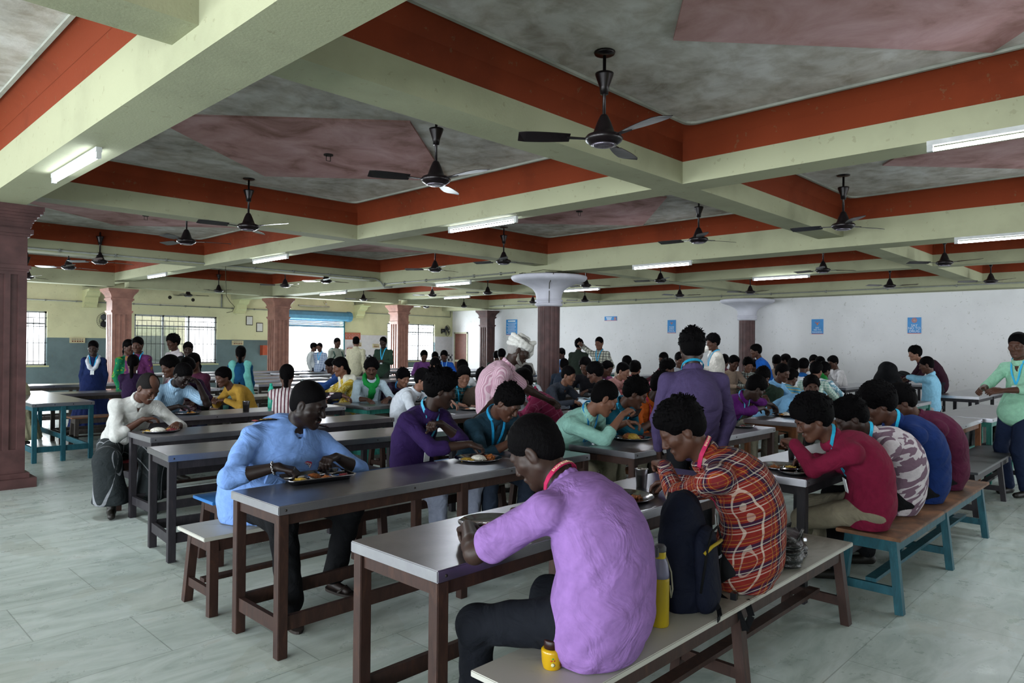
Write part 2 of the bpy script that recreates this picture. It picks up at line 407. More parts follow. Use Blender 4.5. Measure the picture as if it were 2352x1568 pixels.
    def fold(a):
        def f(X, Y, Z):
            x = X*Sd[0]+Y*Sd[1]; yv = X*Fd[0]+Y*Fd[1]
            return a*(np.sin(38*Z+9*np.sin(7*x+ph[0])+6*yv+ph[1])*.6*(.6+.4*np.sin(11*x+5*Z+ph[4]))+np.sin(23*x+14*Z+5*np.sin(9*yv+ph[2])+ph[3])*.5+.5*np.sin(61*(x*.6+Z)+4*np.sin(17*yv+ph[5])))
        return f
    us = np.linspace(-.05, .8, 18); spn = np.array([sp(u) for u in us]); 
    def coords(V):
        A = np.zeros((len(V), 3)); cdn = nrm(ch); Sl = nrm(Sd-cdn*(Sd@cdn)); rel = V-P; bk = nrm(np.cross(Sl, cdn))
        A[:, 0] = rel@Sl; A[:, 1] = (rel@cdn)*1.05; t_ = np.clip(rel@cdn/D, 0, .9); cen = (1-t_)[:, None]**2*P+(2*t_*(1-t_))[:, None]*Cc+(t_**2)[:, None]*N; rc = V-cen; dt = (np.sqrt(((rc@Sl)/(.165*s*fat))**2+((rc@bk)/(.125*s*fat))**2+((rc@cdn)/.15)**2)-1)*.14
        for sd in (-1, 1):
            E, W = HD[sd]
            for a, b, o in ((SH[sd], E, 0.), (E, W, up_)):
                ba = b-a; t = np.clip((V-a)@ba/(ba@ba), 0, 1); q = V-a-t[:, None]*ba; dd = np.linalg.norm(q, axis=1)-.055*s; m = dd < dt
                g_ = (sd*((V-sp(.8))@Sl) > shR*.80) | (((V-sp(.5))@fr(.5)[2] > .05) & ((V-sp(.5))@cdn < .2)); m &= g_; m &= (t*np.linalg.norm(ba)+o > .10); m &= ~((rc@bk < -.02) & (np.abs(rel@Sl) < shR))
                ax1 = nrm(np.cross(ba, Fd+.01)); ax2 = nrm(np.cross(ba, ax1)); A[m, 0] = (np.arctan2(q@ax1, q@ax2)*.052+.3)[m]; A[m, 1] = (o+t*np.linalg.norm(ba)+.02)[m]; dt = np.where(m, dd, dt)
        return A
    off = .013*s
    def seatclip(X, Y, Z): return np.minimum(.453-Z, .17-((X-P[0])*Fd[0]+(Y-P[1])*Fd[1]))
    SCL = seatclip if (sit and P[2] < .66) else None
    if shirt is not None:
        sm = shirt if not isinstance(shirt, str) else cloth_mat(shirt)
        T = SDF()
        for (u0, w0, d0), (u1, w1, d1) in zip(ST[:-1], ST[1:]):
            um = (u0+u1)/2; t, S_, n_ = fr(max(0, um)); lo_ = .012*s if u0 < .5 else .004*s
            T.cap(sp(u0), sp(u1), w0*s*fw(u0)+off+lo_, w1*s*fw(u1)+off+(lo_ if u1 < .5 else 0), .035, n_, (w0+w1)/(d0+d1)*.97)
        if sit: T.cap(P+Fd*.0, P+Fd*.03-np.array([0, 0, .015]), .15*s*fat, .13*s*fat, .03, (0, 0, 1), 1.5)
        else: T.cap(P, P-np.array([0, 0, .04*s]), .156*s*fat, .160*s*fat, .03, Fd, 1.22)
        for sd in (-1, 1):
            E, W = HD[sd]; T.cap(sp(.93)+0*N, SH[sd], .046*s, .062*s, .04)
            if sleeve == 'short': e2 = SH[sd]*.25+E*.75; T.cap(SH[sd], e2, .064*s, .066*s, .03)
            elif sleeve == 'none': pass
            else:
                T.cap(SH[sd], E, .058*s, .051*s, .03); f_ = {'roll': .3, 'long': .93, 'elbow': .02}[sleeve]; e2 = E*(1-f_)+W*f_; T.cap(E, e2, .054*s*(.5+.5*hf), (.048 if sleeve == 'roll' else .038)*s, .02)
                if sleeve == 'roll':
                    dv = nrm(W-E); T.cap(e2-dv*.045*s, e2, .053*s, .051*s, .004)
        T.cap(N-nrm(cd+.5*hu)*.045*s, N+nrm(hu+cd)*.008*s, .068*s*(1+(fat-1)*.4), .057*s*(1+(fat-1)*.4), .02)
        if not female and det:
            t_, S_, n_ = fr(1.); c_ = N+n_*.075*s-nrm(ch)*.0*s
            T.cap(c_+nrm(hu+cd)*.05*s, c_-t_*.055*s+n_*.012*s, .034*s, .008*s, .004, S_, 1.2, 's')
        V, Qd = T.mesh(hb if det < 2 else .008, 's', fold((.0022, .0032, .0036)[det]), SCL); shm = obj('kurta' if female else 'shirt', V, Qd, sm, coords(V))
        if not female and det:       # collar band
            C2 = SDF(); ax_ = nrm(hu+cd); c0 = N+ax_*.018*s; a1 = nrm(np.cross(ax_, Sd)); a2 = np.cross(ax_, a1)
            pts = [c0+(a1*math.cos(t_)+a2*math.sin(t_))*.061*s*(1+(fat-1)*.4)-ax_*.02*s*math.cos(t_)*(1 if a1@Fd > 0 else -1) for t_ in np.linspace(.0, 2*PI, 17)]
            for p_, q_ in zip(pts[:-1], pts[1:]): C2.cap(p_, q_, .013*s, .013*s, .004, ax_, .45)
            V, Qd = C2.mesh(.006, 'c'); link('collar', np_mesh('collar', V-O, Qd, coords(V)), sm, shm)
    T = SDF(); pm = pants if not isinstance(pants, str) else cloth_mat(pants)
    if skirt is None:
        wst = sp(.12)
        T.cap(P-np.array([0, 0, .01]), wst, (.156 if sit else .15)*s*fw(0), .15*s*fw(0), .03, fr(.0)[2], 1.25)
        for sd in (-1, 1):
            hip, K, A = LG[sd]; T.cap(hip, K, .092*s*legw, .068*s*legw, .05); T.cap(K, A+(K-A)*.04, .066*s*legw, .056*s*legw, .03)
        V, Qd = T.mesh(hb, 't', fold((.0015, .0025, .0035)[det]), SCL); obj('trousers', V, Qd, pm, coords(V))
    else:
        lo_ = .10 if not sit else .12; sc, r0, r1 = skirt; z0 = P-np.array([0, 0, 0.]); b_ = np.array([P[0], P[1], lo_])+(Fd*.0 if not sit else Fd*.32)
        if sit:
            for sd in (-1, 1): hip, K, A = LG[sd]; T.cap(hip, K, .11*s, .1*s, .08); T.cap(K, A, .1*s, r1*.8, .08)
        T.cap(sp(.15), P, r0*.85, r0, .04, Fd, 1.2); 
        if not sit: T.cap(P, b_, r0, r1, .04)
        def pl(X, Y, Z): a = np.arctan2(Y-P[1], X-P[0]); return .007*np.sin(22*a+3*np.sin(4*Z))*np.clip((P[2]-Z)*2.2, 0, 1)
        V, Qd = T.mesh(.016, 't', pl, lambda X, Y, Z: (lo_-Z)+0*X+0*Y); obj('skirt', V, Qd, sc if not isinstance(sc, str) else cloth_mat(sc), coords(V))
    if not barefoot:
        for sd in (-1, 1):
            hip, K, A = LG[sd]; fdir = nrm(Fd+Sd*sd*.2) if sit else Fd; T = SDF()
            T.cap(A-np.array([0, 0, .045*s])-fdir*.025*s, A+fdir*.14*s-np.array([0, 0, .052*s]), .036*s, .03*s, .02); T.cap(A-np.array([0, 0, .03])-fdir*.01, A+np.array([0, 0, .005]), .036*s, .038*s, .02)
            V, Qd = T.mesh(.014 if det < 2 else .008, 'f', None, lambda X, Y, Z: (.004-Z)+0*X+0*Y); obj('shoe', V, Qd, plain('shoe', shoes, .5))
    # ---- hair
    T = SDF(); hs = {'short': (.006, .0), 'buzz': (.003, .0), 'med': (.014, 1.), 'big': (.024, 1.4), 'curly': (.030, 1.), 'braid': (.009, .3), 'bald': (.003, .0), 'grey': (.006, .2)}[hair]
    o_ = hs[0]
    T.ell(g(-.018, 0, .042), R, np.array([.098+o_, .080+o_, .092+o_])*s, .02)
    T.ell(g(-.04, 0, -.01), R, np.array([.066+o_*.6, .072+o_*.5, .07])*s, .02)
    if hs[1]: T.ell(g(.035, rs.uniform(-.01, .01), .085), R, np.array([.055, .06, .022+o_*.9])*s, .03)
    if det and hs[1] >= 1.:
        n_ = (0, 110, 520)[det] if hair != 'curly' else (0, 160, 620)[det]
        for i in range(n_):
            a = rs.uniform(0, 2*PI); e = rs.uniform(-.15, 1.5)
            v = np.array([math.cos(a)*math.cos(e), math.sin(a)*math.cos(e), math.sin(e)])
            if v[0] > .5 and e < .55: continue
            p = g(*(np.array([-.018, 0, .042])+v*np.array([.096+o_, .079+o_, .09+o_])))
            if hair == 'curly':
                q = p+s*(hfw*rs.uniform(-.01, .01)+hl*rs.uniform(-.01, .01)+hu*rs.uniform(-.008, .01)); T.cap(p, q, rs.uniform(.004, .0085)*s, .005*s, .002)
            else:
                cu = R.T@v; fl_ = nrm(hfw*(.9 if v[0] > -.2 else -.3)+cu*.28+hu*(.15 if v[2] > .3 else -.9)+hl*rs.uniform(-.5, .5)); q = p+fl_*s*rs.uniform(.014, .030)*(1.15 if hair == 'big' else .8); T.cap(p-cu*.005, q, (.0075, .0075, .0052)[det]*s, .0018*s, .003)
    T.ell(g(.095, 0, -.022), R, np.array([.075, .085, .082])*s, .01, op='s')
    for sd in (-1, 1): T.ell(g(.03, sd*.085, -.04), R, np.array([.05, .022, .05])*s, .01, op='s')
    if hair in ('bald',): T.ell(g(.07, 0, .12), R, np.array([.1, .06, .06])*s, .01, op='s')
    if hair == 'braid':
        T.cap(g(-.085, 0, -.02), g(-.1, 0, -.10), .034*s, .026*s, .02); b0 = g(-.1, 0, -.1); b1 = N-n9*.06*s-np.array([0, 0, .06]); b2 = sp(.35)-fr(.35)[2]*(.13*s)
        T.cap(b0, b1, .026*s, .026*s, .02); T.cap(b1, b2, .026*s, .014*s, .01)
    def bump(X, Y, Z):
        a = (.0012, .0007, .0006)[det]; f = 420
        return a*(np.sin(f*X+3*np.sin(90*Y))+np.sin(f*Y+3*np.sin(80*Z))+np.sin(f*.7*Z+3*np.sin(70*X)))
    V, Qd = T.mesh((.0085, .0065, .0042)[det], 'hr', bump if hair not in ('bald', 'buzz') else None); hm = hair_mat(hairc)
    obj('hair', V, Qd, hm)
    if face:
        for sd in (-1, 1):
            br = MB().tube([g(.094, sd*.014, .02), g(.0935, sd*.032, .026), g(.08, sd*.05, .02)], [.003*s, .0042*s, .002*s], 6); o = br.build('eyebrow', hm, root); o.location = (-O[0], -O[1], 0)
            ey = MB(); c = g(.0815, sd*.032, .0)
            for rr, mi, off_ in ((.0118, 0, -.0012), (.0072, 1, .0045)):
                M = Matrix.Translation(Vector(c+hfw*off_*s)) @ Matrix(np.stack([hfw, hl, hu]).T.tolist()).to_4x4() @ Matrix.Rotation(PI/2, 4, 'Y')
                zs = [(-1+2*i/8) for i in range(9)]
                ey.lathe([(max(1e-5, math.sqrt(max(0, 1-z*z)))*rr*s, z*rr*s) for z in zs], seg=12, mi=mi, M=M)
            o = ey.build('eye', [plain('eye white', '#8f8780', .3, var=0), plain('iris', '#120a08', .2, var=0)], root); o.location = (-O[0], -O[1], 0)
        lp = MB(); lp.tube([g(.096, -.021, -.066), g(.1015, 0, -.0645), g(.096, .021, -.066)], [.003*s, .0055*s, .003*s], 6)
        if face == 2: lp.tube([g(.0985, -.016, -.068), g(.1035, 0, -.071), g(.0985, .016, -.068)], [.002*s, .004*s, .002*s], 6, mi=1)
        o = lp.build('lips', [plain('lip', '#4a2620', .5, var=0), plain('teeth', '#d8d2c8', .3, var=0)], root); o.location = (-O[0], -O[1], 0)
        if beard:
            T = SDF()
            T.cap(g(.101, 0, -.049), g(.092, -.026, -.058), .0065*s, .004*s, .003); T.cap(g(.101, 0, -.049), g(.092, .026, -.058), .0065*s, .004*s, .003)
            if 'b' in beard:
                for sd in (-1, 1): T.cap(g(.0, sd*.068*f8, -.03), g(.03, sd*.06*f8, -.085), .012*s, .014*s, .01); T.cap(g(.03, sd*.06*f8, -.085), g(.088, sd*.008, -.112), .016*s, .018*s, .01)
            V, Qd = T.mesh(.0032, 'm', bump); obj('moustache' if 'b' not in beard else 'beard', V, Qd, hair_mat('#77736e' if 'g' in beard else '#0d0b0a'))
    if lanyard:
        lc, lx = lanyard if isinstance(lanyard, tuple) else (lanyard, None)
        mb = MB(); ax_ = nrm(hu+cd); c0 = N+ax_*.030*s; q9 = 1+(fat-1)*.5
        ring = []
        fn = fr(.95)[2]
        for t_ in np.linspace(.28, 1.72, 15):
            a = t_*PI; ring.append(c0+(fn*math.cos(a)*.074+S9*math.sin(a)*.076)*s*q9+ax_*s*(.018-.03*max(0, math.cos(a))))
        def ribbon(pts, w, nref):
            vs = []; 
            for i, p in enumerate(pts):
                t = nrm(pts[min(i+1, len(pts)-1)]-pts[max(i-1, 0)]); nn = nref(p); b = nrm(np.cross(t, nn)); vs += [p+b*w/2+nn*.002, p-b*w/2+nn*.002, p-b*w/2-nn*.002, p+b*w/2-nn*.002]
            fs = [(i*4+k, i*4+(k+1) % 4, i*4+4+(k+1) % 4, i*4+4+k) for i in range(len(pts)-1) for k in range(4)]; mb.add(vs, fs, 0, False)
        nr = lambda p: nrm((p-c0)*np.array([1, 1, .3])+1e-5)
        e = sp(.45)+fr(.45)[2]*(float(np.interp(.45, [q[0] for q in ST], [q[2] for q in ST]))*s*fw(.45)+off+.02*s)
        dep_ = lambda u: float(np.interp(u, [q[0] for q in ST], [q[2] for q in ST]))*s*fw(u)+off+.016*s; mid1 = sp(.7)+fr(.7)[2]*dep_(.7)
        a1 = ring[0]; a2 = ring[-1]
        ribbon(ring, .019*s, lambda p: nrm(ax_*.35+nr(p)))
        for a in (a1, a2):
            sdv = S9*((a-c0)@S9)*.5; ribbon([a, a*.62+(mid1+sdv)*.38+fn*.016*s, a*.3+(mid1+sdv)*.7+fn*.012*s, mid1+sdv*.9, e+sdv*.1], .019*s, lambda p: fr(.7)[2])
        o = mb.build('lanyard', cloth_mat(lc, None, (), .6), root); o.location = (-O[0], -O[1], 0)
        card = MB(); u_ = fr(.35)[0]; f_ = fr(.4)[2]; c = e-u_*.06*s+f_*.01
        card.add([c+S9*x+u_*z+f_*yy for x in (-.028, .028) for yy in (0, .004) for z in (-.045, .045)], [(0, 1, 3, 2), (4, 6, 7, 5), (0, 4, 5, 1), (2, 3, 7, 6), (0, 2, 6, 4), (1, 5, 7, 3)], 0)
        card.build('identity_card', plain('id card', '#dfe3e6', .3, var=0), o)
        if lx:
            mt = text_mesh(lx, .0155*s, 'lettering'); xs = np.array([v.co.x for v in mt.vertices]); 
            arc = [ring[i] for i in range(len(ring))]; cl = np.concatenate([[0], np.cumsum([np.linalg.norm(arc[i+1]-arc[i]) for i in range(14)])])
            mid = cl[-1]*.52; sgn = 1
            for v in mt.vertices:
                t = mid+v.co.x*1.; i = int(np.clip(np.searchsorted(cl, t)-1, 0, 13)); f = (t-cl[i])/(cl[i+1]-cl[i]); p = arc[i]*(1-f)+arc[i+1]*f; tt = nrm(arc[i+1]-arc[i]); nn = nrm(ax_*.35+nr(p)); b = np.cross(tt, nn)
                if b@ax_ < 0: b = -b
                v.co = Vector(p+b*v.co.y+nn*(.0028+v.co.z)-O)
            link('lettering', mt, plain('lanyard print', '#e7c9a8', .6, var=0), o).location = (O[0], O[1], 0)
    return root, dict(H=H, R=(hfw, hl, hu), N=N, sp=sp, fr=fr, HD=HD, O=O, g=g, s=s, SH=SH, LG=LG, dep=lambda u: (float(np.interp(u, [q[0] for q in ST], [q[2] for q in ST]))*s*fw(u)+off+.014*s), F=Fd, S=Sd, coords=coords)
# ---------------------------------------------------------------- the room
XW, YW = 19.9, 22.7            # white wall, yellow wall
X0, Y0 = -7.0, -5.0
ZC, ZS, ZM = 3.60, 3.09, 2.95  # slab, secondary beam soffit, main beam soffit
def wall_paint(name, upper, lower=None, zl=1.63, stain=.12):
    def f():
        t = NT(name, upper, .85, 0, .2); v = t.obj()
        nz = t.noise(v, .9, 5, .6); fine = t.noise(v, 14, 4, .6)
        c = hexc(upper); dk = tuple(x*(1-stain*2.2) for x in c[:3])+(1,)
        cur = t.ramp(nz, [(.25, dk), (.5, c), (.8, tuple(min(1, x*1.05) for x in c[:3])+(1,))])
        if lower:
            sx = t.n('ShaderNodeSeparateXYZ'); t.l(v, sx.inputs[0]); lc = hexc(lower)
            low = t.ramp(t.noise(v, 1.3, 5, .65), [(.3, tuple(x*.7 for x in lc[:3])+(1,)), (.62, lc)])
            cur = t.mix(t.math('LESS_THAN', sx.outputs[2], zl), cur, low)
        cur = t.mix(t.math('MULTIPLY', t.math('GREATER_THAN', fine, .66), .25), cur, '#6d6a4e')
        t.base(cur); t.bump(t.noise(v, 60, 3), .25, .004); return t.m
    return mat(('wall', name), f)
M_YEL = wall_paint('yellow distemper', '#b9b98f')
M_BEAM = wall_paint('beam distemper', '#a2a386', stain=.1)
M_ORG = wall_paint('orange band paint', '#7a3319', stain=.2)
M_YW = wall_paint('yellow wall with blue dado', '#cac9a4', '#67787b', 1.63)
M_WW = wall_paint('white wall', '#dcdbdd', stain=.05)
def slab_mat():
    t = NT('stained white slab', '#a9a7aa', .9, 0, .1); v = t.obj()
    n1 = t.noise(v, 1.1, 6, .62, .6); n2 = t.noise(v, 5., 5, .6, .4)
    a = t.ramp(n1, [(.36, '#8b847a'), (.50, '#beb8ae'), (.62, '#dad7d4')]); b = t.ramp(n2, [(.35, '#a0968a'), (.6, '#dad7d4')])
    t.base(t.mix(.5, a, b)); t.bump(t.noise(v, 40, 4), .3, .005); return t.m
def pink_mat():
    t = NT('faded pink panel paint', '#a87f80', .9, 0, .1); v = t.obj()
    n1 = t.noise(v, 1.7, 6, .62, .5); t.base(t.ramp(n1, [(.32, '#8f6a64'), (.48, '#bd9492'), (.66, '#d2acae')])); t.bump(t.noise(v, 40, 4), .3, .005); return t.m
M_SLAB, M_PINK = slab_mat(), pink_mat()
def floor_mat():
    t = NT('grey green marble flooring', '#98a5a0', .28, 0, .45); v = t.obj()
    mp = t.n('ShaderNodeMapping'); t.l(v, mp.inputs[0]); mp.inputs['Rotation'].default_value = (0, 0, .25); mp.inputs['Scale'].default_value = (1, 3.2, 1)
    br = t.n('ShaderNodeTexBrick', offset=.5); t.l(v, br.inputs['Vector'])
    for k, q in (('Scale', 1.), ('Mortar Size', .003), ('Brick Width', .92), ('Row Height', .61), ('Bias', 0.)): br.inputs[k].default_value = q
    br.inputs['Color1'].default_value = (.25, .25, .25, 1); br.inputs['Color2'].default_value = (.75, .75, .75, 1); br.inputs['Mortar'].default_value = (0, 0, 0, 1)
    n1 = t.noise(mp.outputs[0], 1.6, 7, .65, 1.6); n2 = t.noise(v, .7, 4, .6, .5)
    a = t.ramp(n1, [(.3, '#94a39c'), (.48, '#b3c0ba'), (.62, '#c4cfcb'), (.75, '#b9bdb2')])
    a = t.mix(t.math('MULTIPLY', t.math('GREATER_THAN', n2, .55), .2), a, '#9c9a84')
    sep = t.n('ShaderNodeSeparateColor'); t.l(br.outputs['Color'], sep.inputs[0])
    a = t.mix(.22, a, t.ramp(sep.outputs[0], [(.2, '#8f9d98'), (.5, '#b4c0bc'), (.8, '#cad5d1')]))
    a = t.mix(t.math('MULTIPLY', br.outputs['Fac'], .45), a, '#5d655e')
    t.base(a); r = t.ramp(t.noise(v, 6, 5, .7), [(.3, (.2, .2, .2, 1)), (.7, (.5, .5, .5, 1))]); t.l(r, t.b.inputs['Roughness']); return t.m
def struct(name, mb, mats, parent=None):
    o = mb.build(name, mats, parent)
    if parent is None: o['kind'] = 'structure'
    return o
struct('floor', MB().box(X0, XW+.2, Y0, YW+4.5, -.12, 0), floor_mat())
struct('ceiling', MB().box(X0, XW+.2, Y0, YW+.2, ZC, ZC+.15), M_SLAB)
# walls with openings ------------------------------------------------------
def wall_y(name, y, th, x0, x1, z1, holes, m):
    mb = MB(); xs = sorted({x0, x1, *[h[0] for h in holes], *[h[1] for h in holes]})
    for a, b in zip(xs[:-1], xs[1:]):
        hs = [h for h in holes if h[0] <= a+1e-6 and h[1] >= b-1e-6]
        if not hs: mb.box(a, b, y, y+th, 0, z1)
        else:
            h = hs[0]
            if h[2] > 0: mb.box(a, b, y, y+th, 0, h[2])
            mb.box(a, b, y, y+th, h[3], z1)
    return struct(name, mb, m)
def wall_x(name, x, th, y0, y1, z1, holes, m):
    mb = MB(); ys = sorted({y0, y1, *[h[0] for h in holes], *[h[1] for h in holes]})
    for a, b in zip(ys[:-1], ys[1:]):
        hs = [h for h in holes if h[0] <= a+1e-6 and h[1] >= b-1e-6]
        if not hs: mb.box(x, x+th, a, b, 0, z1)
        else:
            h = hs[0]
            if h[2] > 0: mb.box(x, x+th, a, b, 0, h[2])
            mb.box(x, x+th, a, b, h[3], z1)
    return struct(name, mb, m)
WIN = [(2.9, 5.12, .86, 2.35), (7.35, 9.82, .86, 2.36), (16.53, 18.93, .86, 2.36)]
DOOR = (12.3, 14.52, 0, 2.62)
wall_y('wall_back', YW, .22, X0, XW+.2, ZC+.1, WIN+[DOOR], M_YW)
wall_x('wall_right', XW, .2, Y0, YW+.22, ZC+.1, [], M_WW)
LW = [(-3.5, -.5, .5, 2.7), (1.0, 4.2, .3, 2.7), (5.8, 9.2, .3, 2.7), (11, 14.5, .3, 2.7), (16, 20, .5, 2.7)]
wall_x('wall_left', X0-.2, .2, Y0, YW+.22, ZC+.1, LW, M_YW)
FWN = [(-5.5, -2, .4, 2.7), (5.5, 9, .4, 2.7), (11.5, 15.5, .4, 2.7), (16.5, 19, .4, 2.7)]
wall_y('wall_front', Y0-.2, .2, X0-.2, XW+.2, ZC+.1, FWN, M_YW)
struct('wall_back_tiling', MB().box(14.55, 16.5, YW-.012, YW, 0, 1.87).box(18.95, XW, YW-.012, YW, 0, 1.87), plain('white glazed wall tiles', '#c4c4c9', .3, 0, .5, .05))
def checker():
    t = NT('black and white checkered tile band', '#ffffff', .3, 0, .5); ch = t.n('ShaderNodeTexChecker'); t.l(t.obj(), ch.inputs['Vector']); ch.inputs['Scale'].default_value = 1/.105
    ch.inputs['Color1'].default_value = hexc('#c9cbd2'); ch.inputs['Color2'].default_value = hexc('#232732'); t.base(ch.outputs[0]); return t.m
struct('trim_1', MB().box(14.55, 16.5, YW-.02, YW-.012, .84, 1.12).box(18.95, XW, YW-.02, YW-.012, .84, 1.12), checker())
# beams ---------------------------------------------------------------------
LX = [(-3.3, -2.95, ZM), (1.41, 1.775, ZM), (5.96, 6.30, ZS), (10.27, 10.76, ZM), (14.95, 15.33, ZS), (19.3, XW, ZM)]
RY = [(-1.9, -1.55, ZS), (3.505, 3.845, ZS), (8.96, 9.28, ZS), (14.42, 14.76, ZS), (19.9, 20.25, ZM)]
mb = MB()
for a, b, z in LX: mb.box(a, b, Y0, YW, z, 3.30)
for a, b, z in RY:
    xs = [X0]+[v for l in LX for v in (l[0], l[1])]+[XW]
    for i in range(0, len(xs)-1, 2):
        if xs[i+1] > xs[i]+.01: mb.box(xs[i], xs[i+1], a, b, z, 3.30)
struct('ceiling_beams', mb, M_BEAM)
mb = MB(); e = .002
for a, b, z in LX: mb.box(a+e, b-e, Y0, YW, 3.30, ZC)
for a, b, z in RY: mb.box(X0, XW, a+e, b-e, 3.30, ZC)
struct('ceiling_bands', mb, M_ORG)
# coved border, bead and pink lozenge of each bay
xe = [X0]+[v for l in LX for v in (l[0], l[1])]+[XW]; ye = [Y0]+[v for l in RY for v in (l[0], l[1])]+[YW]
cv = MB(); bd = MB(); pk = MB()
for i in range(0, len(xe)-1, 2):
    for j in range(0, len(ye)-1, 2):
        xa, xb, ya, yb = xe[i], xe[i+1], ye[j], ye[j+1]
        if xb-xa < 1 or yb-ya < 1: continue
        def rr(d, r, z):
            P = []
            for cx, cy, a0 in ((xb-d-r, yb-d-r, 0), (xa+d+r, yb-d-r, 90), (xa+d+r, ya+d+r, 180), (xb-d-r, ya+d+r, 270)):
                for k in range(5): a = math.radians(a0+22.5*k); P.append((cx+r*math.cos(a), cy+r*math.sin(a), z))
            return P
        rings = [rr(.0, .002, 3.48), rr(.035, .03, 3.545), rr(.10, .07, 3.585), rr(.14, .10, 3.588)]
        vs = [p for r_ in rings for p in r_]; n = 20
        cv.add(vs, [(k*n+q, k*n+(q+1) % n, (k+1)*n+(q+1) % n, (k+1)*n+q) for k in range(3) for q in range(n)], 0, True)
        R1 = [rr(.135, .10, 3.599), rr(.135, .10, 3.578), rr(.165, .11, 3.578), rr(.165, .11, 3.599)]
        vs = [p for r_ in R1 for p in r_]; bd.add(vs, [(k*n+q, k*n+(q+1) % n, (k+1)*n+(q+1) % n, (k+1)*n+q) for k in range(3) for q in range(n)])
        cx, cy = (xa+xb)/2+.15, (ya+yb)/2+.3*(yb-ya > 4); w, h_ = min(1.75, (xb-xa)/2-.3), min(1.5, (yb-ya)/2-.5)
        if j == 2: cy = 1.0+.0
        pk.prism([(cx+w, cy), (cx+.1, cy+h_), (cx-w, cy+.1), (cx, cy-h_)], ZC-.02, ZC+.01)
struct('ceiling_cove', cv, M_ORG); struct('ceiling_bead', bd, plain('white bead', '#a5a69c', .8, 0, .2, .2, 3)); struct('ceiling_lozenges', pk, M_PINK)
mb = MB()     # empty hook boxes
for x, y in ((4.10, 6.73), (4.1, 12.2), (8.4, 6.7)): mb.lathe([(.05, 0), (.05, -.012), (.001, -.012)], (x, y, ZC-.02), 14); mb.tube([(x-.025, y, ZC-.03), (x-.025, y, ZC-.09), (x+.025, y, ZC-.09), (x+.025, y, ZC-.03)], .004, 6)
struct('trim_2', mb, plain('hook iron', '#221d1b', .6))
# ---------------------------------------------------------------- columns
M_COL = plain('brown column paint', '#4f3534', .55, 0, .35, .25, 5, .15)
M_COLP = plain('pink brown column paint', '#94695c', .5, 0, .35, .18, 5, .1)
M_WHT = plain('white capital plaster', '#c3c2cc', .7, 0, .3, .08, 3, .2)
def sq_column(x, y, w, m, label, neck=.0, base=True):
    r = empty('column', (x, y, 0), 0, label, 'column', 'square fluted columns'); h = w/2; zt = 2.95
    mb = MB()
    def fl(z0, z1):     # fluted shaft outline
        P = []; n = 3; cw = w-.10; pit = cw/n
        side = [(-h, -h)]
        for i in range(n):
            c = -cw/2+pit*(i+.5); side += [(c-.035, -h), (c-.03, -h+.022), (c+.03, -h+.022), (c+.035, -h)]
        for k in range(4):
            a = k*PI/2; P += [(p[0]*math.cos(a)-p[1]*math.sin(a), p[0]*math.sin(a)+p[1]*math.cos(a)) for p in side]
        mb.prism(P, z0, z1)
    mb.box(-h, h, -h, h, .12, .40); fl(.40, zt-.72); mb.box(-h, h, -h, h, zt-.72, zt-.30)
    mb.box(-h-.03, h+.03, -h-.03, h+.03, zt-.66, zt-.62); mb.box(-h-.015, h+.015, -h-.015, h+.015, zt-.685, zt-.66)
    mb.build('shaft', m, r)
    mb = MB(); z = zt-neck
    for a, b, e_ in ((-.32, -.29, .02), (-.29, -.24, .045), (-.24, -.22, .02), (-.20, -.05, None), (-.05, 0, .125), (-.22, -.20, .03)):
        if e_ is None:
            for k in range(5):
                q = .035+.08*(k/4)**1.3; mb.box(-h-q, h+q, -h-q, h+q, z-.20+.15*k/5, z-.20+.15*(k+1)/5)
        else: mb.box(-h-e_, h+e_, -h-e_, h+e_, z+a, z+b)
    mb.build('capital', m, r)
    if base: MB().box(-h-.09, h+.09, -h-.09, h+.09, 0, .10).box(-h-.035, h+.035, -h-.035, h+.035, .10, .15).build('plinth', m, r)
    return r
sq_column(1.585, 9.10, .46, M_COL, 'dark brown fluted square column at the left edge, nearest of the columns')
for (x, y, w), lab in zip(((6.1, 20.0, .46), (10.55, 20.05, .46), (15.1, 20.05, .46), (19.45, 20.1, .42)),
        ('pinkish brown fluted column between the left and the wide barred window', 'pinkish brown fluted column just left of the bright doorway', 'pinkish brown fluted column standing in front of the right barred window', 'farthest brown fluted column standing against the white wall')):
    sq_column(x, y, w, M_COLP if x < 18 else M_COL, lab, .06)
def round_column(x, y, label, w=.44):
    r = empty('column', (x, y, 0), 0, label, 'column', 'round capital columns')
    P = []; n = 20
    for k in range(n*4):
        a = 2*PI*k/(n*4); q = 1-.07*(.5+.5*math.cos(a*n/1.)) if False else (1-.06*max(0, math.cos(a*14))**.5)
        P.append((w/2*q*math.cos(a), w/2*q*math.sin(a)))
    MB().prism(P, .12, 2.32, sm=False).build('shaft', M_COL, r)
    MB().lathe([(w/2+.12, 0), (w/2+.12, .08), (w/2+.03, .12)], seg=32).build('plinth', M_COL, r)
    c = MB(); z = 2.30
    prof = [(w/2+.01, 0), (w/2+.045, .02), (w/2+.055, .045), (w/2+.04, .07), (w/2+.02, .075), (w/2+.02, .09), (w/2+.055, .10), (w/2+.055, .13), (w/2+.03, .14)]
    for k in range(9):
        u = k/8; prof.append((w/2+.03+.02*u+.36*u**3.2, .15+.33*u))
    prof += [(.70, .50), (.735, .53), (.75, .565), (.74, .59), (.70, .60)]
    c.lathe([(a, b) for a, b in prof], (0, 0, z), 48); c.build('capital', M_WHT, r)
    if x < 15: c2 = MB().box(-.24, .24, -.17, .17, 2.895, 2.95); c2.build('pad', plain('grey pad', '#9c9ba5', .8), r)
    return r
round_column(10.5, 9.12, 'round column with wide white flared capital in the middle of the hall')
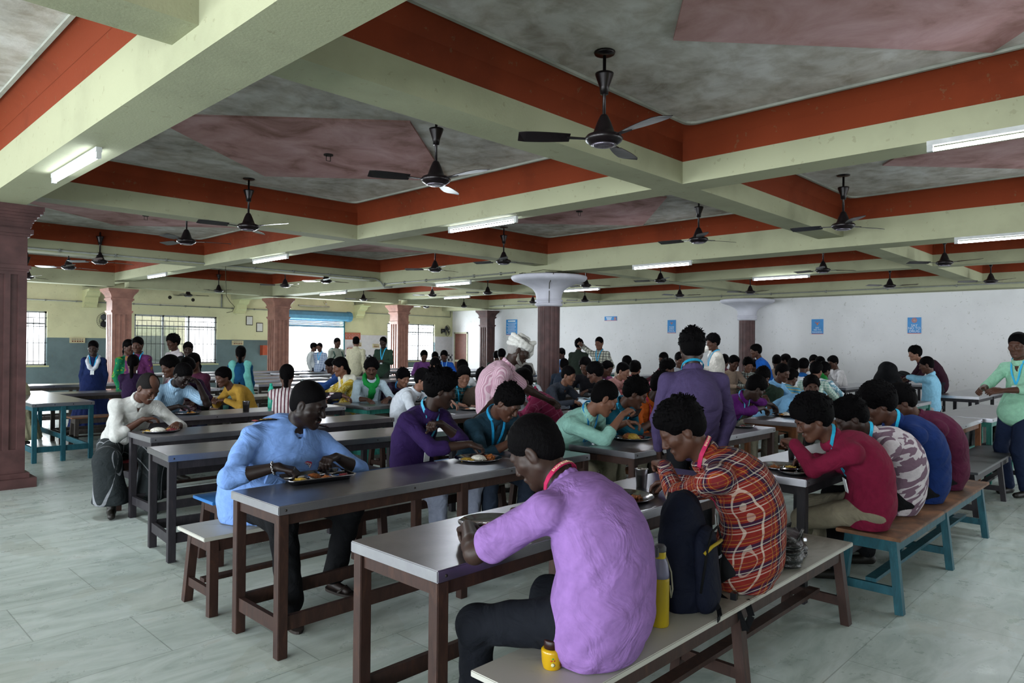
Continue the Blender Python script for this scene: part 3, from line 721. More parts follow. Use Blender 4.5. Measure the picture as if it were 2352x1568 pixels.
round_column(19.15, 9.15, 'round column with white flared capital standing close to the white wall')
mb = MB(); rs = random.Random(3)      # loose wires on the round capital
for i in range(9):
    a = rs.uniform(0, 2*PI); pts = [(10.5+.62*math.cos(a+.25*k)*(.8+.2*rs.random()), 9.12+.62*math.sin(a+.25*k)*(.8+.2*rs.random()), 2.915+.05*rs.random()) for k in range(7)]
    mb.tube(pts, .006, 5)
mb.tube([(10.05, 8.62, 2.91), (9.98, 8.56, 2.88), (10.12, 8.78, 2.72), (10.29, 8.93, 2.62), (10.285, 8.93, 2.36)], .007, 5)
tag(mb.build('loose_wiring', plain('wire', '#35331f', .7)), 'tangle of loose dark wires lying on the middle white capital', 'wiring')
# haunches on the yellow wall
def haunch(x, label):
    pr = [(0, ZM-.02), (0, ZM-.50), (-.16, ZM-.50), (-.18, ZM-.42), (-.25, ZM-.36), (-.28, ZM-.22), (-.40, ZM-.18), (-.46, ZM-.08), (-.66, ZM-.05), (-.66, ZM-.0)]
    mb = MB(); vs = [(xx, y, z) for xx in (-.17, .17) for y, z in pr]; n = len(pr)
    mb.add(vs, [tuple(range(n)), tuple(range(2*n-1, n-1, -1))]+[(i, n+i, n+(i+1) % n, (i+1) % n) for i in range(n)])
    o = mb.build('beam_bracket', M_YEL); o.location = (x, YW, .05); tag(o, label, 'bracket', 'stepped beam brackets on the yellow wall')
haunch(6.13, 'stepped plaster beam bracket above the left wall fan'); haunch(10.52, 'stepped plaster beam bracket beside the framed papers'); haunch(15.14, 'stepped plaster beam bracket right of the blue shutter box')
# ---------------------------------------------------------------- windows, door, things on the walls
M_IRON = plain('window iron', '#2b2d30', .5, .3); M_ALU = plain('window aluminium', '#8d9194', .4, .6)
def window(n, x0, x1, z0, z1, cols):
    fr = MB(); t = .05
    fr.box(x0, x1, YW+.05, YW+.12, z0, z0+t).box(x0, x1, YW+.05, YW+.12, z1-t, z1).box(x0, x0+t, YW+.05, YW+.12, z0, z1).box(x1-t, x1, YW+.05, YW+.12, z0, z1)
    for c in cols: fr.box(c-.025, c+.025, YW+.05, YW+.12, z0, z1)
    fr.box(x0, x1, YW+.06, YW+.11, z1-.36, z1-.32)
    o = struct('window_%d' % n, fr, M_ALU)
    g = MB(); x = x0+.09
    while x < x1-.05: g.tube([(x, YW+.02, z0+.03), (x, YW+.02, z1-.03 if int((x-x0)/.13) % 2 else z1-.2)], .007, 5); x += .13
    for z in (z0+.12, z0+.62, z1-.42, z1-.18): g.box(x0, x1, YW+.014, YW+.026, z-.008, z+.008)
    g.build('window_grille', M_IRON, o)
    MB().box(x0-.05, x1+.05, YW-.03, YW+.2, z0-.04, z0).build('window_sill', M_YEL, o)
    gl = NT('window glass', '#dfe9e6', .08, 0, .5); gl.b.inputs['Transmission Weight'].default_value = 1.; gl.b.inputs['IOR'].default_value = 1.05
    return o, gl.m
o1, GL = window(1, *WIN[0], [4.0]); o2, _ = window(2, *WIN[1], [8.18, 8.95]); o3, _ = window(3, *WIN[2], [17.2, 18.1])
for o, (x0, x1, z0, z1) in ((o2, WIN[1]), (o3, WIN[2])): MB().box(x0+.05, x0+(x1-x0)*.5, YW+.08, YW+.086, z0+.05, z1-.36).build('window_pane', GL, o)
# outside, seen through the openings: a yard, a parapet and a shed
struct('yard_ground', MB().box(-4, 34, YW+4.5, 60, -.12, -.02), plain('yard concrete', '#b9b6aa', .9))
r = empty('outbuilding', (9.2, 26.4, 0), 0, 'pale concrete outbuilding with dark opening seen through the wide window', 'building')
MB().box(-2.2, 1.05, 0, .3, 0, 3.4).build('wall', plain('outbuilding wall', '#8d877c', .9), r)
MB().box(-.9, .5, -.06, 0, .6, 1.75).build('shutter', plain('dark opening', '#4a4a4c', .8), r)
MB().box(-2.2, 1.05, -.2, .35, 3.3, 3.45).build('roof', plain('outbuilding slab', '#7b7468', .9), r)
# rolling shutter
blue = plain('blue shutter paint', '#4a7f9d', .45, .2, .5, .1)
r = empty('rolling_shutter', (13.4, YW, 0), 0, 'blue rolling shutter raised above the bright doorway', 'shutter')
mb = MB(); M = Matrix.Rotation(PI/2, 4, 'Y'); mb.lathe([(.001, -1.25), (.17, -1.25), (.17, 1.2), (.19, 1.2), (.19, 1.34), (.001, 1.34)], seg=8, sm=False, M=Matrix.Translation((.0, -.14, 2.53)) @ M); mb.build('roller_box', blue, r)
mb = MB()
for k in range(5): z = 2.18+k*.055; mb.tube([(-1.1, -.03, z), (1.12, -.03, z)], .03, 8, flat=.6)
mb.box(-1.1, 1.12, -.05, -.01, 2.12, 2.16); mb.build('curtain', blue, r)
MB().box(1.10, 1.16, -.07, 0, 0, 2.4).build('guide_rail', plain('teal guide rail', '#2f6d78', .5), r); MB().box(-1.16, -1.10, -.07, 0, 0, 2.4).build('guide_rail', plain('teal guide rail', '#2f6d78', .5), r)
# door on the white wall
o = struct('door_1', MB().box(XW-.03, XW, 21.72, 21.78, 0, 2.06).box(XW-.03, XW, 22.5, 22.56, 0, 2.06).box(XW-.03, XW, 21.72, 22.56, 2.0, 2.06).box(XW-.03, XW, 21.78, 22.5, .82, .90), plain('door frame cream', '#b5b29a', .6))
MB().box(XW-.022, XW-.005, 21.78, 22.5, 0, 2.0).build('door_leaf', plain('brown door', '#5b3428', .5), o)
# conduits
gp = plain('grey conduit', '#7d8078', .6)
mb = MB(); mb.tube([(2.5, YW-.03, 2.66), (11.6, YW-.03, 2.66)], .018, 6); mb.tube([(9.95, YW-.03, 2.66), (9.95, YW-.03, 3.1)], .022, 6)
for k in range(12): mb.box(2.8+.75*k, 2.83+.75*k, YW-.06, YW, 2.635, 2.685)
mb.tube([(15.0, YW-.03, 3.1), (15.0, YW-.03, 2.71), (19.75, YW-.03, 2.70), (19.75, YW-.03, 3.1)], .016, 6)
tag(mb.build('wall_conduit', gp), 'grey electrical conduit running along the yellow wall', 'conduit')
mb = MB(); mb.tube([(19.27, .5, 3.045), (19.27, 19.8, 3.045)], .018, 6)
for k in range(13): mb.box(19.25, 19.3, 1.+1.5*k, 1.03+1.5*k, 3.01, 3.075)
tag(mb.build('beam_conduit', gp), 'thin grey conduit along the beam above the white wall', 'conduit')
mb = MB(); mb.tube([(10.24, 9.8, 3.0), (10.24, 14.2, 3.0)], .016, 6); mb.tube([(2.0, 14.39, 3.13), (10.1, 14.39, 3.13), (10.2, 14.3, 3.05), (10.24, 14.2, 2.92), (10.4, 14.1, 2.93)], .018, 6)
for k in range(6): mb.box(10.22, 10.27, 10.2+.8*k, 10.23+.8*k, 2.97, 3.03)
for k in range(9): mb.box(2.5+.9*k, 2.53+.9*k, 14.37, 14.42, 3.1, 3.16)
tag(mb.build('beam_conduit', gp), 'grey conduit clipped to the crossing beams left of the white capital', 'conduit')
mb = MB(); mb.tube([(6.35, 14.3, 3.1), (6.36, 14.3, 2.75), (6.37, 14.3, 2.5), (6.45, 14.3, 2.38), (6.55, 14.3, 2.28), (6.5, 14.3, 2.18), (6.38, 14.3, 2.15)], .006, 5)
tag(mb.build('hanging_wire', plain('wire', '#35331f', .7)), 'loose dark wire hanging from the beam before the wide window', 'wire')
# posters on the white wall -------------------------------------------------
pb = plain('poster blue', '#2f86c8', .4, 0, .4, .04); pr_ = plain('poster edge red', '#c2604f', .5, var=0); pw = plain('poster white print', '#dfe7ee', .5, var=0); pp = plain('poster emblem pink', '#c98a94', .5, var=0)
WM = Matrix(((0, 0, -1, XW-.011), (-1, 0, 0, 0), (0, 1, 0, 0), (0, 0, 0, 1)))   # text plane -> white wall (reads from inside)
def poster(y0, y1, z0, z1, lines, label, emblem=None, bars=()):
    r = empty('poster', (XW, (y0+y1)/2, (z0+z1)/2), 0, label, 'poster', 'blue posters on the white wall'); w, h = abs(y1-y0), z1-z0
    MB().box(-.010, 0, -w/2, w/2, -h/2, h/2).build('sheet', pb, r); MB().box(-.012, -.010, -w/2, w/2, -h/2, -h/2+.015).build('border', pr_, r)
    for tx, zz, sz in lines:
        me = text_mesh(tx, sz, 'lettering', .0005)
        for v in me.vertices: v.co = (-.0115-v.co.z, -v.co.x, v.co.y+zz)
        me.flip_normals(); link('lettering', me, pw, r)
    for yy, zz, ww, hh in bars: MB().box(-.0122, -.0108, yy-ww/2, yy+ww/2, zz-hh/2, zz+hh/2).build('print_line', pw, r)
    if emblem:
        ez, er, sty = emblem[:3]; ey = emblem[3] if len(emblem) > 3 else 0; mb = MB()
        if sty == 'no':
            pts = [(-.0125, ey+er*math.cos(a), ez+er*math.sin(a)) for a in np.linspace(0, 2*PI, 25)]; mb.tube(pts, er*.16, 6, 0); mb.tube([(-.0125, ey-er*.7, ez+er*.7), (-.0125, ey+er*.7, ez-er*.7)], er*.13, 6, 0)
            mb.lathe([(er*.85, -.001), (er*.85, .0)], seg=20, mi=1, M=Matrix.Translation((-.0115, ey, ez)) @ Matrix.Rotation(PI/2, 4, 'Y'))
        else:
            mb.tube([(-.0125, ey-er, ez+er*.7), (-.0125, ey-er*.5, ez), (-.0125, ey, ez+er*.3), (-.0125, ey+er*.5, ez), (-.0125, ey+er, ez+er*.7)], er*.2, 6, 0); mb.tube([(-.0125, ey, ez-er*.8), (-.0125, ey, ez+er*.2)], er*.28, 6, 2)
        mb.build('emblem', [pp, plain('emblem disc', '#b9a7a0', .6, var=0), plain('emblem orange', '#d2885a', .6, var=0)], r)
poster(4.905, 5.215, 1.925, 2.335, [('SAY', .0, .085), ('NO TO', -.07, .085), ('DRUG', -.145, .085)], 'blue SAY NO TO DRUG poster, rightmost on the white wall', (.13, .055, 'no'))
poster(7.30, 7.62, 1.92, 2.335, [('SAY', -.03, .06), ('NO TO', -.088, .06), ('RAGGING', -.15, .06)], 'blue SAY NO TO RAGGING poster, second from the right on the white wall', (.09, .06, 'h'))
poster(11.90, 12.2, 1.97, 2.395, [('PLEASE', -.015, .058), ('DON\'T', -.07, .058), ('WASTE', -.125, .058), ('THE FOOD', -.178, .052)], 'blue upright poster about not wasting food, above the standing students', (.11, .05, 'h'))
poster(14.19, 14.71, 2.41, 2.56, [], 'small wide blue poster high on the white wall', (0, .045, 'no', -.19), [(.07, .04, .24, .022), (.07, 0, .20, .022), (.07, -.04, .17, .022)])
poster(18.89, 19.49, 1.935, 2.54, [], 'large blue notice with many lines of text left of the round column', None, [(0, .24, .40, .05)]+[(.02*(k % 2), .16-.045*k, .50-.06*(k % 3), .012) for k in range(10)])
def hanger(name, x, z, w, h, m, label, cat, group=None, d=.03, parts=None):
    r = empty(name, (x, YW, z), 0, label, cat, group); MB().box(-w/2, w/2, -d, 0, -h/2, h/2, bev=.004).build(*m, r) if False else None
    MB().box(-w/2, w/2, -d, 0, -h/2, h/2).build(m[0], m[1], r)
    if parts: parts(r)
    return r
ff = plain('dark picture frame', '#3a332b', .5); pa = plain('framed paper', '#c9c9c6', .6, var=.03)
for x, z, l in ((10.90, 2.275, 'framed paper certificate on yellow wall, upper left of three'), (11.26, 2.06, 'framed paper certificate on yellow wall, lowest of three'), (11.68, 2.25, 'framed paper certificate half hidden behind the doorway column')):
    def pf(r): MB().box(-.095, .095, -.026, -.0195, -.13, .13).build('paper', pa, r); 
    hanger('picture_frame', x, z, .23, .31, ('frame', ff), l, 'frame', 'framed certificates on the yellow wall', .02, pf)
cr = plain('cream switchboard', '#bdb492', .5)
for x, z, w, l in ((5.85, 1.56, .38, 'cream switchboard on the dado between left window and column'), (10.5, 1.53, .38, 'cream switchboard on the dado beside the orange box'), (15.2, 1.50, .22, 'cream switchboard on the tiles right of the doorway'), (15.98, 1.46, .30, 'cream switchboard on the tiles by the green shirted student')):
    def sw(r, w=w):
        for k in range(5):
            for j in (0, 1): MB().box(-w*.36+k*w*.16, -w*.36+k*w*.16+w*.09, -.052, -.04, -.045+j*.055, -.01+j*.055).build('switch', plain('brown switch', '#6a3a2c' if j == 0 else '#8f8a7a', .5, var=0), r)
    hanger('switchboard', x, z, w, .15, ('plate', cr), l, 'switchboard', 'switchboards on the back wall', .04, sw)
def cb(r): MB().box(-.12, -.02, -.21, -.19, -.03, .07).build('meter_window', plain('dark glass', '#1d2226', .2), r); MB().box(.05, .2, -.21, -.19, -.03, .07).build('meter_window', plain('dark glass', '#1d2226', .2), r)
hanger('electrical_box', 11.6, 1.29, .62, .33, ('case', plain('orange enamel', '#a34a30', .5)), 'orange wall box left of the doorway column', 'box', None, .2, cb)
def nt(r):
    for k in range(5): MB().tube([(-.26+.13*k, -.018, -.07), (-.26+.13*k-.04, -.018, .02), (-.26+.13*k, -.018, .08), (-.26+.13*k+.04, -.018, .02), (-.26+.13*k, -.018, -.07)], .006, 5).build('arch', plain('notice pattern', '#b98f9b', .6, var=0), r)
hanger('notice_board', 14.92, 1.82, .72, .26, ('board', plain('salmon notice', '#a4604a', .6)), 'salmon coloured notice board right of the doorway', 'notice board', None, .015, nt)
hanger('electrical_box', 14.83, 1.13, .28, .5, ('case', plain('orange enamel', '#a34a30', .5)), 'narrow orange box on the wall right of the doorway', 'box', None, .12)
r = empty('tube_fitting', (13.3, YW, 2.87), 0, 'unlit tube light fitting above the blue shutter', 'light'); MB().box(-.62, .62, -.05, 0, -.02, .03).build('batten', plain('batten', '#a8a692', .6), r); mb = MB(); mb.tube([(-.6, -.07, -.01), (.6, -.07, -.01)], .014, 8); mb.build('tube', plain('unlit tube', '#c9c9c0', .3), r)
r = empty('wall_lamp', (13.75, YW, 3.02), 0, 'small white lamp holder above the blue shutter', 'lamp'); MB().lathe([(.05, 0), (.05, .03), (.03, .05)], seg=16, M=Matrix.Rotation(PI/2, 4, 'X')).build('base', cr, r); MB().lathe([(.001, -.06), (.03, -.05), (.035, -.02), (.02, .0)], (0, -.09, -.03), 14).build('bulb', plain('bulb', '#d8d8d0', .2), r)
# wall fans
def wall_fan(x, y, z, rz, label):
    r = empty('wall_fan', (x, y, z), rz, label, 'fan', 'black wall fans'); mb = MB(); k = plain('black fan enamel', '#131416', .4, .2)
    M0 = Matrix.Rotation(-PI/2, 4, 'X'); R_ = .24
    for q in range(28):
        a = 2*PI*q/28; mb.tube([(.05*math.cos(a), -.32, .05*math.sin(a)), (R_*.7*math.cos(a), -.33, R_*.7*math.sin(a)), (R_*math.cos(a), -.26, R_*math.sin(a)), (R_*.8*math.cos(a), -.19, R_*.8*math.sin(a)), (.05*math.cos(a), -.17, .05*math.sin(a))], .003, 4)
    for rr, yy in ((R_, -.26), (.05, -.33), (.16, -.33)): mb.tube([(rr*math.cos(a), yy, rr*math.sin(a)) for a in np.linspace(0, 2*PI, 25)], .005, 5)
    mb.build('cage', k, r)
    b = MB()
    for q in range(3):
        a0 = 2*PI*q/3
        vs = []
        for i in range(5):
            rr = .04+.17*i/4; w = .05+.05*math.sin(PI*i/4)
            for sd in (-1, 1): aa = a0+sd*w/max(rr, .08); vs.append((rr*math.cos(aa), -.25+sd*.02, rr*math.sin(aa)))
        b.add(vs+[(v[0], v[1]+.004, v[2]) for v in vs], [(2*i, 2*i+1, 2*i+3, 2*i+2) for i in range(4)]+[(10+2*i, 10+2*i+2, 10+2*i+3, 10+2*i+1) for i in range(4)])
    b.build('blades', plain('fan blade', '#26282c', .4), r)
    MB().lathe([(.055, 0), (.075, .03), (.07, .13), (.03, .16)], seg=20, M=Matrix.Translation((0, -.02, 0)) @ Matrix.Rotation(PI/2, 4, 'X')).build('motor', k, r)
    MB().lathe([(.001, 0), (.035, .004), (.03, .012), (.001, .02)], seg=16, M=Matrix.Translation((0, -.33, 0)) @ Matrix.Rotation(PI/2, 4, 'X')).build('hub_badge', plain('fan badge', '#b9babb', .3, .5), r)
    MB().box(-.06, .06, -.02, 0, -.12, .08).build('bracket', k, r)
wall_fan(6.62, YW, 2.13, -.4, 'black wall fan beside the column near the left window'); wall_fan(19.3, YW, 2.12, .5, 'black wall fan high in the corner beside the brown door')
r = empty('exhaust_opening', (8.8, YW, 2.93), 0, 'round dark holes with a broken bracket high on the yellow wall', 'opening')
MB().lathe([(.055, -.01), (.055, 0)], seg=16, M=Matrix.Translation((-.45, -.002, -.02)) @ Matrix.Rotation(PI/2, 4, 'X')).build('hole', plain('dark hole', '#2c2a24', .9), r); MB().lathe([(.055, -.01), (.055, 0)], seg=16, M=Matrix.Translation((.25, -.002, -.06)) @ Matrix.Rotation(PI/2, 4, 'X')).build('hole', plain('dark hole', '#2c2a24', .9), r)
r = empty('waste_bin', (16.75, 22.1, 0), 0, 'red waste bin beside the column at the back', 'bin'); MB().lathe([(.14, 0), (.19, .75)], seg=20).build('bucket', plain('red plastic', '#8d2b2b', .4), r); MB().lathe([(.20, .75), (.2, .78), (.001, .80)], seg=20).build('lid', plain('red plastic', '#8d2b2b', .4), r)
# ---------------------------------------------------------------- ceiling fans
fk = plain('dark brown fan enamel', '#1c1517', .3, .4, .5, .1)
def ceil_fan(x, y, zh, rot, label, group='ceiling fans'):
    r = empty('ceiling_fan', (x, y, zh), rot, label, 'fan', group)
    mb = MB(); mb.tube([(0, 0, .12), (0, 0, ZC-zh-.03)], .0125, 8); mb.build('downrod', fk, r)
    MB().lathe([(.001, 0), (.028, .0), (.034, .05), (.062, .13), (.065, .145), (.014, .15)], (0, 0, ZC-zh-.30), 20).build('upper_canopy', fk, r)
    MB().lathe([(.07, -.02), (.075, -.005), (.03, -.0)], (0, 0, ZC-zh), 16).build('hook_plate', fk, r)
    MB().lathe([(.001, -.05), (.05, -.052), (.09, -.045), (.125, -.02), (.135, 0), (.12, .02), (.078, .035), (.068, .06), (.05, .11), (.032, .15), (.022, .165), (.001, .17)], (0, 0, 0), 28).build('motor', fk, r)
    MB().lathe([(.03, -.055), (.06, -.056), (.09, -.047)], (0, 0, 0), 28).build('trim_ring', plain('fan ring', '#6c6670', .25, .7), r)
    b0 = None
    for k in range(3):
        a = 2*PI*k/3
        if b0 is None:
            m = MB(); vs = []
            for i in range(8):
                u = i/7; rr = .24+.36*u; w = .05+.028*math.sin(min(1, u*1.4)*PI*.5)-.02*max(0, u-.85)/.15
                for sd in (-1, 1): vs.append((rr, sd*w, sd*.012+.002)); vs.append((rr, sd*w, sd*.012-.002))
            F = []
            for i in range(7):
                q = i*4; F += [(q, q+4, q+6, q+2), (q+1, q+3, q+7, q+5), (q, q+1, q+5, q+4), (q+2, q+6, q+7, q+3)]
            F += [(0, 2, 3, 1), (28, 29, 31, 30)]; m.add(vs, F); m.quadbar((.11, 0, -.005), (.26, 0, 0), (.03, .006), (.05, .006)); b0 = m.build('blade', fk, r); 
        else:
            b = b0.copy(); COL.objects.link(b); b.parent = r; b.rotation_euler = (0, 0, a)
    return r
ROWN = {0: 'nearest row of fans', 1: 'second row of fans', 2: 'third row of fans', 3: 'farthest row of fans before the white wall'}
FANS = [(3.99, 2.97, 2.99, 17, 'nearest ceiling fan, large in the upper middle of the photo'), (4.08, 4.9, 3.02, 34, 'ceiling fan beside the pink ceiling lozenge, second nearest'), (4.08, 8.55, 3.0, 50, 'ceiling fan before the tube light above the guard'),
 (4.07, 10.47, 3.0, 100, 'ceiling fan between two beams, left of the fan above the guard'), (4.06, 14.4, 3.0, 10, 'small ceiling fan right of the dark near column'), (3.93, 19.2, 3.0, 40, 'tiny ceiling fan, leftmost, close to the dark near column'), (3.96, 16.0, 3.0, 20, 'ceiling fan over the left barred window, second from left'),
 (8.78, 3.0, 3.0, -25, 'ceiling fan in the upper right bay under the pale slab'), (8.91, 4.98, 3.04, -25, 'ceiling fan left of the fan in the upper right bay'), (8.77, 8.67, 3.0, -16, 'ceiling fan just left of the middle white capital'), (8.83, 10.6, 3.0, 5, 'ceiling fan over the students behind the turbaned man'), (8.87, 14.6, 3.0, 0, 'ceiling fan before the bright doorway'), (8.88, 16.55, 3.0, 30, 'ceiling fan above the column at the doorway'), (8.6, 19.8, 3.0, 35, 'small ceiling fan above the wide barred window'), (8.7, 22.2, 2.98, -10, 'small ceiling fan closest to the yellow wall by the dark holes'),
 (13.64, 3.02, 3.0, 10, 'ceiling fan at the right before the crossing beams'), (13.56, 4.99, 3.0, 75, 'ceiling fan over the rightmost tube light in the hall middle'), (13.5, 8.47, 3.0, -15, 'ceiling fan below the bright tube right of the white capital'), (13.5, 10.55, 3.0, -40, 'ceiling fan behind the tube beside the white capital'), (13.74, 14.2, 3.0, 15, 'ceiling fan left of the white capital, beyond the conduit'), (13.4, 16.2, 3.0, 5, 'small ceiling fan above the right barred window column'), (13.3, 19.6, 3.0, 33, 'small ceiling fan above the shutter box end'),
 (17.9, 3.1, 3.0, -10, 'ceiling fan at the right edge over the white wall'), (17.9, 5.07, 3.0, 25, 'ceiling fan above the SAY NO TO DRUG poster'), (17.75, 8.4, 3.0, 10, 'ceiling fan in front of the far white capital'), (17.75, 10.5, 3.0, 40, 'small ceiling fan left of the far white capital'), (18.0, 14.1, 3.0, 20, 'small ceiling fan right of the middle column, low'), (17.6, 16.0, 3.0, 45, 'small ceiling fan left of the middle column, low'), (18.0, 19.9, 3.0, 10, 'tiny ceiling fan before the farthest column'), (17.4, 21.4, 3.0, 0, 'tiny ceiling fan above the corner wall fan')]
base_fan = None
for x, y, z, rt, lab in FANS:
    if base_fan is None: base_fan = ceil_fan(x, y, z, math.radians(rt), lab)
    else:
        c = copy_tree(base_fan); c.location = (x, y, z); c.rotation_euler = (0, 0, math.radians(rt)); c['label'] = lab
# ---------------------------------------------------------------- tube lights
TP = 26.
def tube_light(x, y0, y1, z, label, side=-1):
    r = empty('tube_light', (x, (y0+y1)/2, z), 0, label, 'tube light', 'lit tube lights on the beams'); L = abs(y1-y0)/2
    MB().box(-.02, .02, -L-.02, L+.02, 0, .035).build('batten', plain('batten white', '#b9bab8', .5), r)
    for q in (-L, L): MB().box(-.016, .016, q-.02, q+.02, -.045, 0).build('holder', plain('batten white', '#b9bab8', .5), r)
    mb = MB(); mb.tube([(0, -L+.02, -.03), (0, L-.02, -.03)], .014, 10); mb.build('tube', emit('lit tube', '#e9f3ff', TP), r)
    l = bpy.data.lights.new('tube_glow', 'AREA'); l.shape = 'RECTANGLE'; l.size = .05; l.size_y = 2*L; l.energy = 22; l.color = (.88, .95, 1.)
    o = bpy.data.objects.new('tube_glow', l); COL.objects.link(o); o.parent = r; o.location = (0, 0, -.055)
for a in ((1.60, 5.74, 6.93, ZM-.035, 'lit tube light under the big beam at the far left'), (5.93, .1, 1.41, 3.05, 'large bright tube light at the right edge'), (6.13, 5.86, 7.06, ZS-.035, 'lit tube light under the beam above the hall middle, left of the white capital'),
  (6.1, 11.3, 12.55, 3.05, 'lit tube light over the standing girl with the aqua dupatta'), (5.95, 16.4, 17.5, 3.05, 'small lit tube light above the wide barred window'), (10.5, 11.4, 12.55, ZM-.035, 'lit tube light left of the middle white capital'), (10.45, 16.2, 17.5, ZM-.035, 'lit tube light above the doorway column'),
  (14.9, 16.2, 17.4, 3.05, 'small lit tube light right of the doorway, near the far columns'), (14.9, 11.2, 12.4, 3.05, 'lit tube light just right of the middle white capital'), (10.3, 5.9, 7.0, ZM-.035, 'lit tube light above the standing man with his back turned'), (14.85, 5.75, 6.95, 3.05, 'lit tube light left of the far white capital end'), (10.3, .9, 2.15, ZM-.035, 'lit tube light cut by the right edge, beyond the large one')):
    tube_light(*a)
# ---------------------------------------------------------------- tables and benches
def steel_mat():
    t = NT('brushed steel sheet', '#a5a5ab', .26, 1., .5); v = t.obj()
    mp = t.n('ShaderNodeMapping'); t.l(v, mp.inputs[0]); mp.inputs['Scale'].default_value = (1, 14, 14)
    n1 = t.noise(mp.outputs[0], 3, 5, .6, .4); n2 = t.noise(v, 7, 5, .65)
    t.base(t.ramp(n2, [(.3, '#9b9aa0'), (.7, '#a9a9ae')])); t.b.inputs['Roughness'].default_value = .3
    return t.m
M_STEEL = steel_mat()
def wood(name, c, worn='#8a5a36', rough=.6, f=.5):
    def g():
        t = NT(name, c, rough, 0, .3); v = t.obj(); mp = t.n('ShaderNodeMapping'); t.l(v, mp.inputs[0]); mp.inputs['Scale'].default_value = (3, 3, .8)
        n = t.noise(mp.outputs[0], 7, 6, .7, 1.); cc = hexc(c)
        t.base(t.ramp(n, [(.3, tuple(x*.55 for x in cc[:3])+(1,)), (.55, cc), (.78+(1-f)*.15, worn)])); t.bump(n, .25, .004); return t.m
    return mat(('wood', name, c), g)
W_BR = wood('reddish brown wood', '#33201a', '#4d3122'); W_DK = wood('dark painted wood', '#242126', '#3b3536'); W_OR = wood('varnished orange wood', '#6b3f20', '#87552b'); W_TE = wood('teal painted wood', '#174c58', '#2b666c'); W_TG = wood('green teal painted wood', '#236a60', '#3f8478'); W_GR = wood('grey brown wood', '#38332f', '#504844')
def dirt(name, c, dark, f=.5, rough=.45, sc=2.2):
    def g():
        t = NT(name, c, rough, 0, .4); v = t.obj(); n = t.noise(v, sc, 6, .65, .4); cc = hexc(c)
        t.base(t.ramp(n, [(f-.16, dark), (f, tuple((a+b)/2 for a, b in zip(cc, hexc(dark)))), (f+.12, c)])); return t.m
    return mat(('dirt', name), g)
B_WH = dirt('white laminate', '#a9a8a0', '#5c5142', .36); B_RD = dirt('red laminate', '#96303a', '#5a2a28', .3); B_BL = dirt('blue laminate', '#2a69a8', '#31507a', .36); B_WD = dirt('worn plywood', '#7a5236', '#3a2a20', .5, .7, 5); B_DK = dirt('dark painted plank', '#34363a', '#1f2024', .4, .45)
def table(x0, x1, y0, y1, legm, label, rz=0., zt=.75, legs=3, group=None, screws=True):
    L, D = x1-x0, y1-y0; r = empty('dining_table', ((x0+x1)/2, (y0+y1)/2, 0), rz, label, 'table', group or 'steel topped canteen tables'); hx, hy = L/2, D/2
    mb = MB().box(-hx, hx, -hy, hy, zt-.045, zt, bev=.004); tp = mb.build('tabletop', M_STEEL, r)
    if screws:
        for k in range(4):
            xx = -hx+.04+(L-.08)*k/3; m = MB(); m.lathe([(.0065, 0), (.005, .003), (.001, .004)], seg=10, M=Matrix.Translation((xx, -hy, zt-.024)) @ Matrix.Rotation(PI/2, 4, 'X')); m.build('screw', plain('screw', '#34302e', .4, .6, var=0), tp)
    i = .035; mb = MB(); h = zt-.045
    mb.box(-hx+i, hx-i, -hy+i-.012, -hy+i+.012, h-.055, h).box(-hx+i, hx-i, hy-i-.012, hy-i+.012, h-.055, h).box(-hx+i-.012, -hx+i+.012, -hy+i, hy-i, h-.055, h).box(hx-i-.012, hx-i+.012, -hy+i, hy-i, h-.055, h)
    mb.build('apron', legm, r)
    lw = .026
    for k in range(legs):
        xx = -hx+i+(L-2*i)*k/(legs-1)
        for yy in (-hy+i, hy-i): MB().box(xx-lw, xx+lw, yy-lw, yy+lw, 0, h-.001, bev=.003).build('leg', legm, r)
    for yy in (-hy+i, hy-i): MB().box(-hx+i, hx-i, yy-.013, yy+.013, .13, .20).build('stretcher', legm, r)
    for xx in (-hx+i, hx-i): MB().box(xx-.013, xx+.013, -hy+i, hy-i, .12, .19).build('stretcher', legm, r)
    return r
def bench(x0, x1, y0, y1, topm, legm, label, rz=0., zt=.45, legs=3, group=None, tt=.022):
    L, D = x1-x0, y1-y0; r = empty('bench', ((x0+x1)/2, (y0+y1)/2, 0), rz, label, 'bench', group or 'long canteen benches'); hx, hy = L/2, D/2
    MB().box(-hx, hx, -hy, hy, zt-tt, zt, bev=.003).build('seat', topm, r); h = zt-tt; iy, sp_ = .05, .035
    mb = MB().box(-hx+.05, hx-.05, -hy+iy-.011, -hy+iy+.011, h-.075, h).box(-hx+.05, hx-.05, hy-iy-.011, hy-iy+.011, h-.075, h).box(-hx+.05, -hx+.072, -hy+iy, hy-iy, h-.075, h).box(hx-.072, hx-.05, -hy+iy, hy-iy, h-.075, h)
    mb.build('apron', legm, r)
    for k in range(legs):
        xx = -hx+.075+(L-.15)*k/(legs-1); sx = (-1 if k == 0 else 1 if k == legs-1 else 0)*.02
        for sd in (-1, 1): m = MB(); m.quadbar((xx, sd*(hy-iy-.01), h-.002), (xx+sx, sd*(hy-iy+sp_), 0), (.05, .045), (.05, .045), (0, 1, 0)); m.build('leg', legm, r)
        MB().box(xx+sx*.8-.012, xx+sx*.8+.012, -hy+iy-sp_*.7, hy-iy+sp_*.7, .10, .15).build('cross_rail', legm, r)
    MB().box(-hx+.07, hx-.07, -.03, .03, .15, .172).build('foot_rail', legm, r)
    return r
R = math.radians
table(1.60, 4.06, 1.89, 2.43, W_BR, 'nearest steel topped table, where the man in the lilac shirt eats')
table(4.27, 6.75, 1.66, 2.24, W_DK, 'steel topped table in front of the four students on the teal bench')
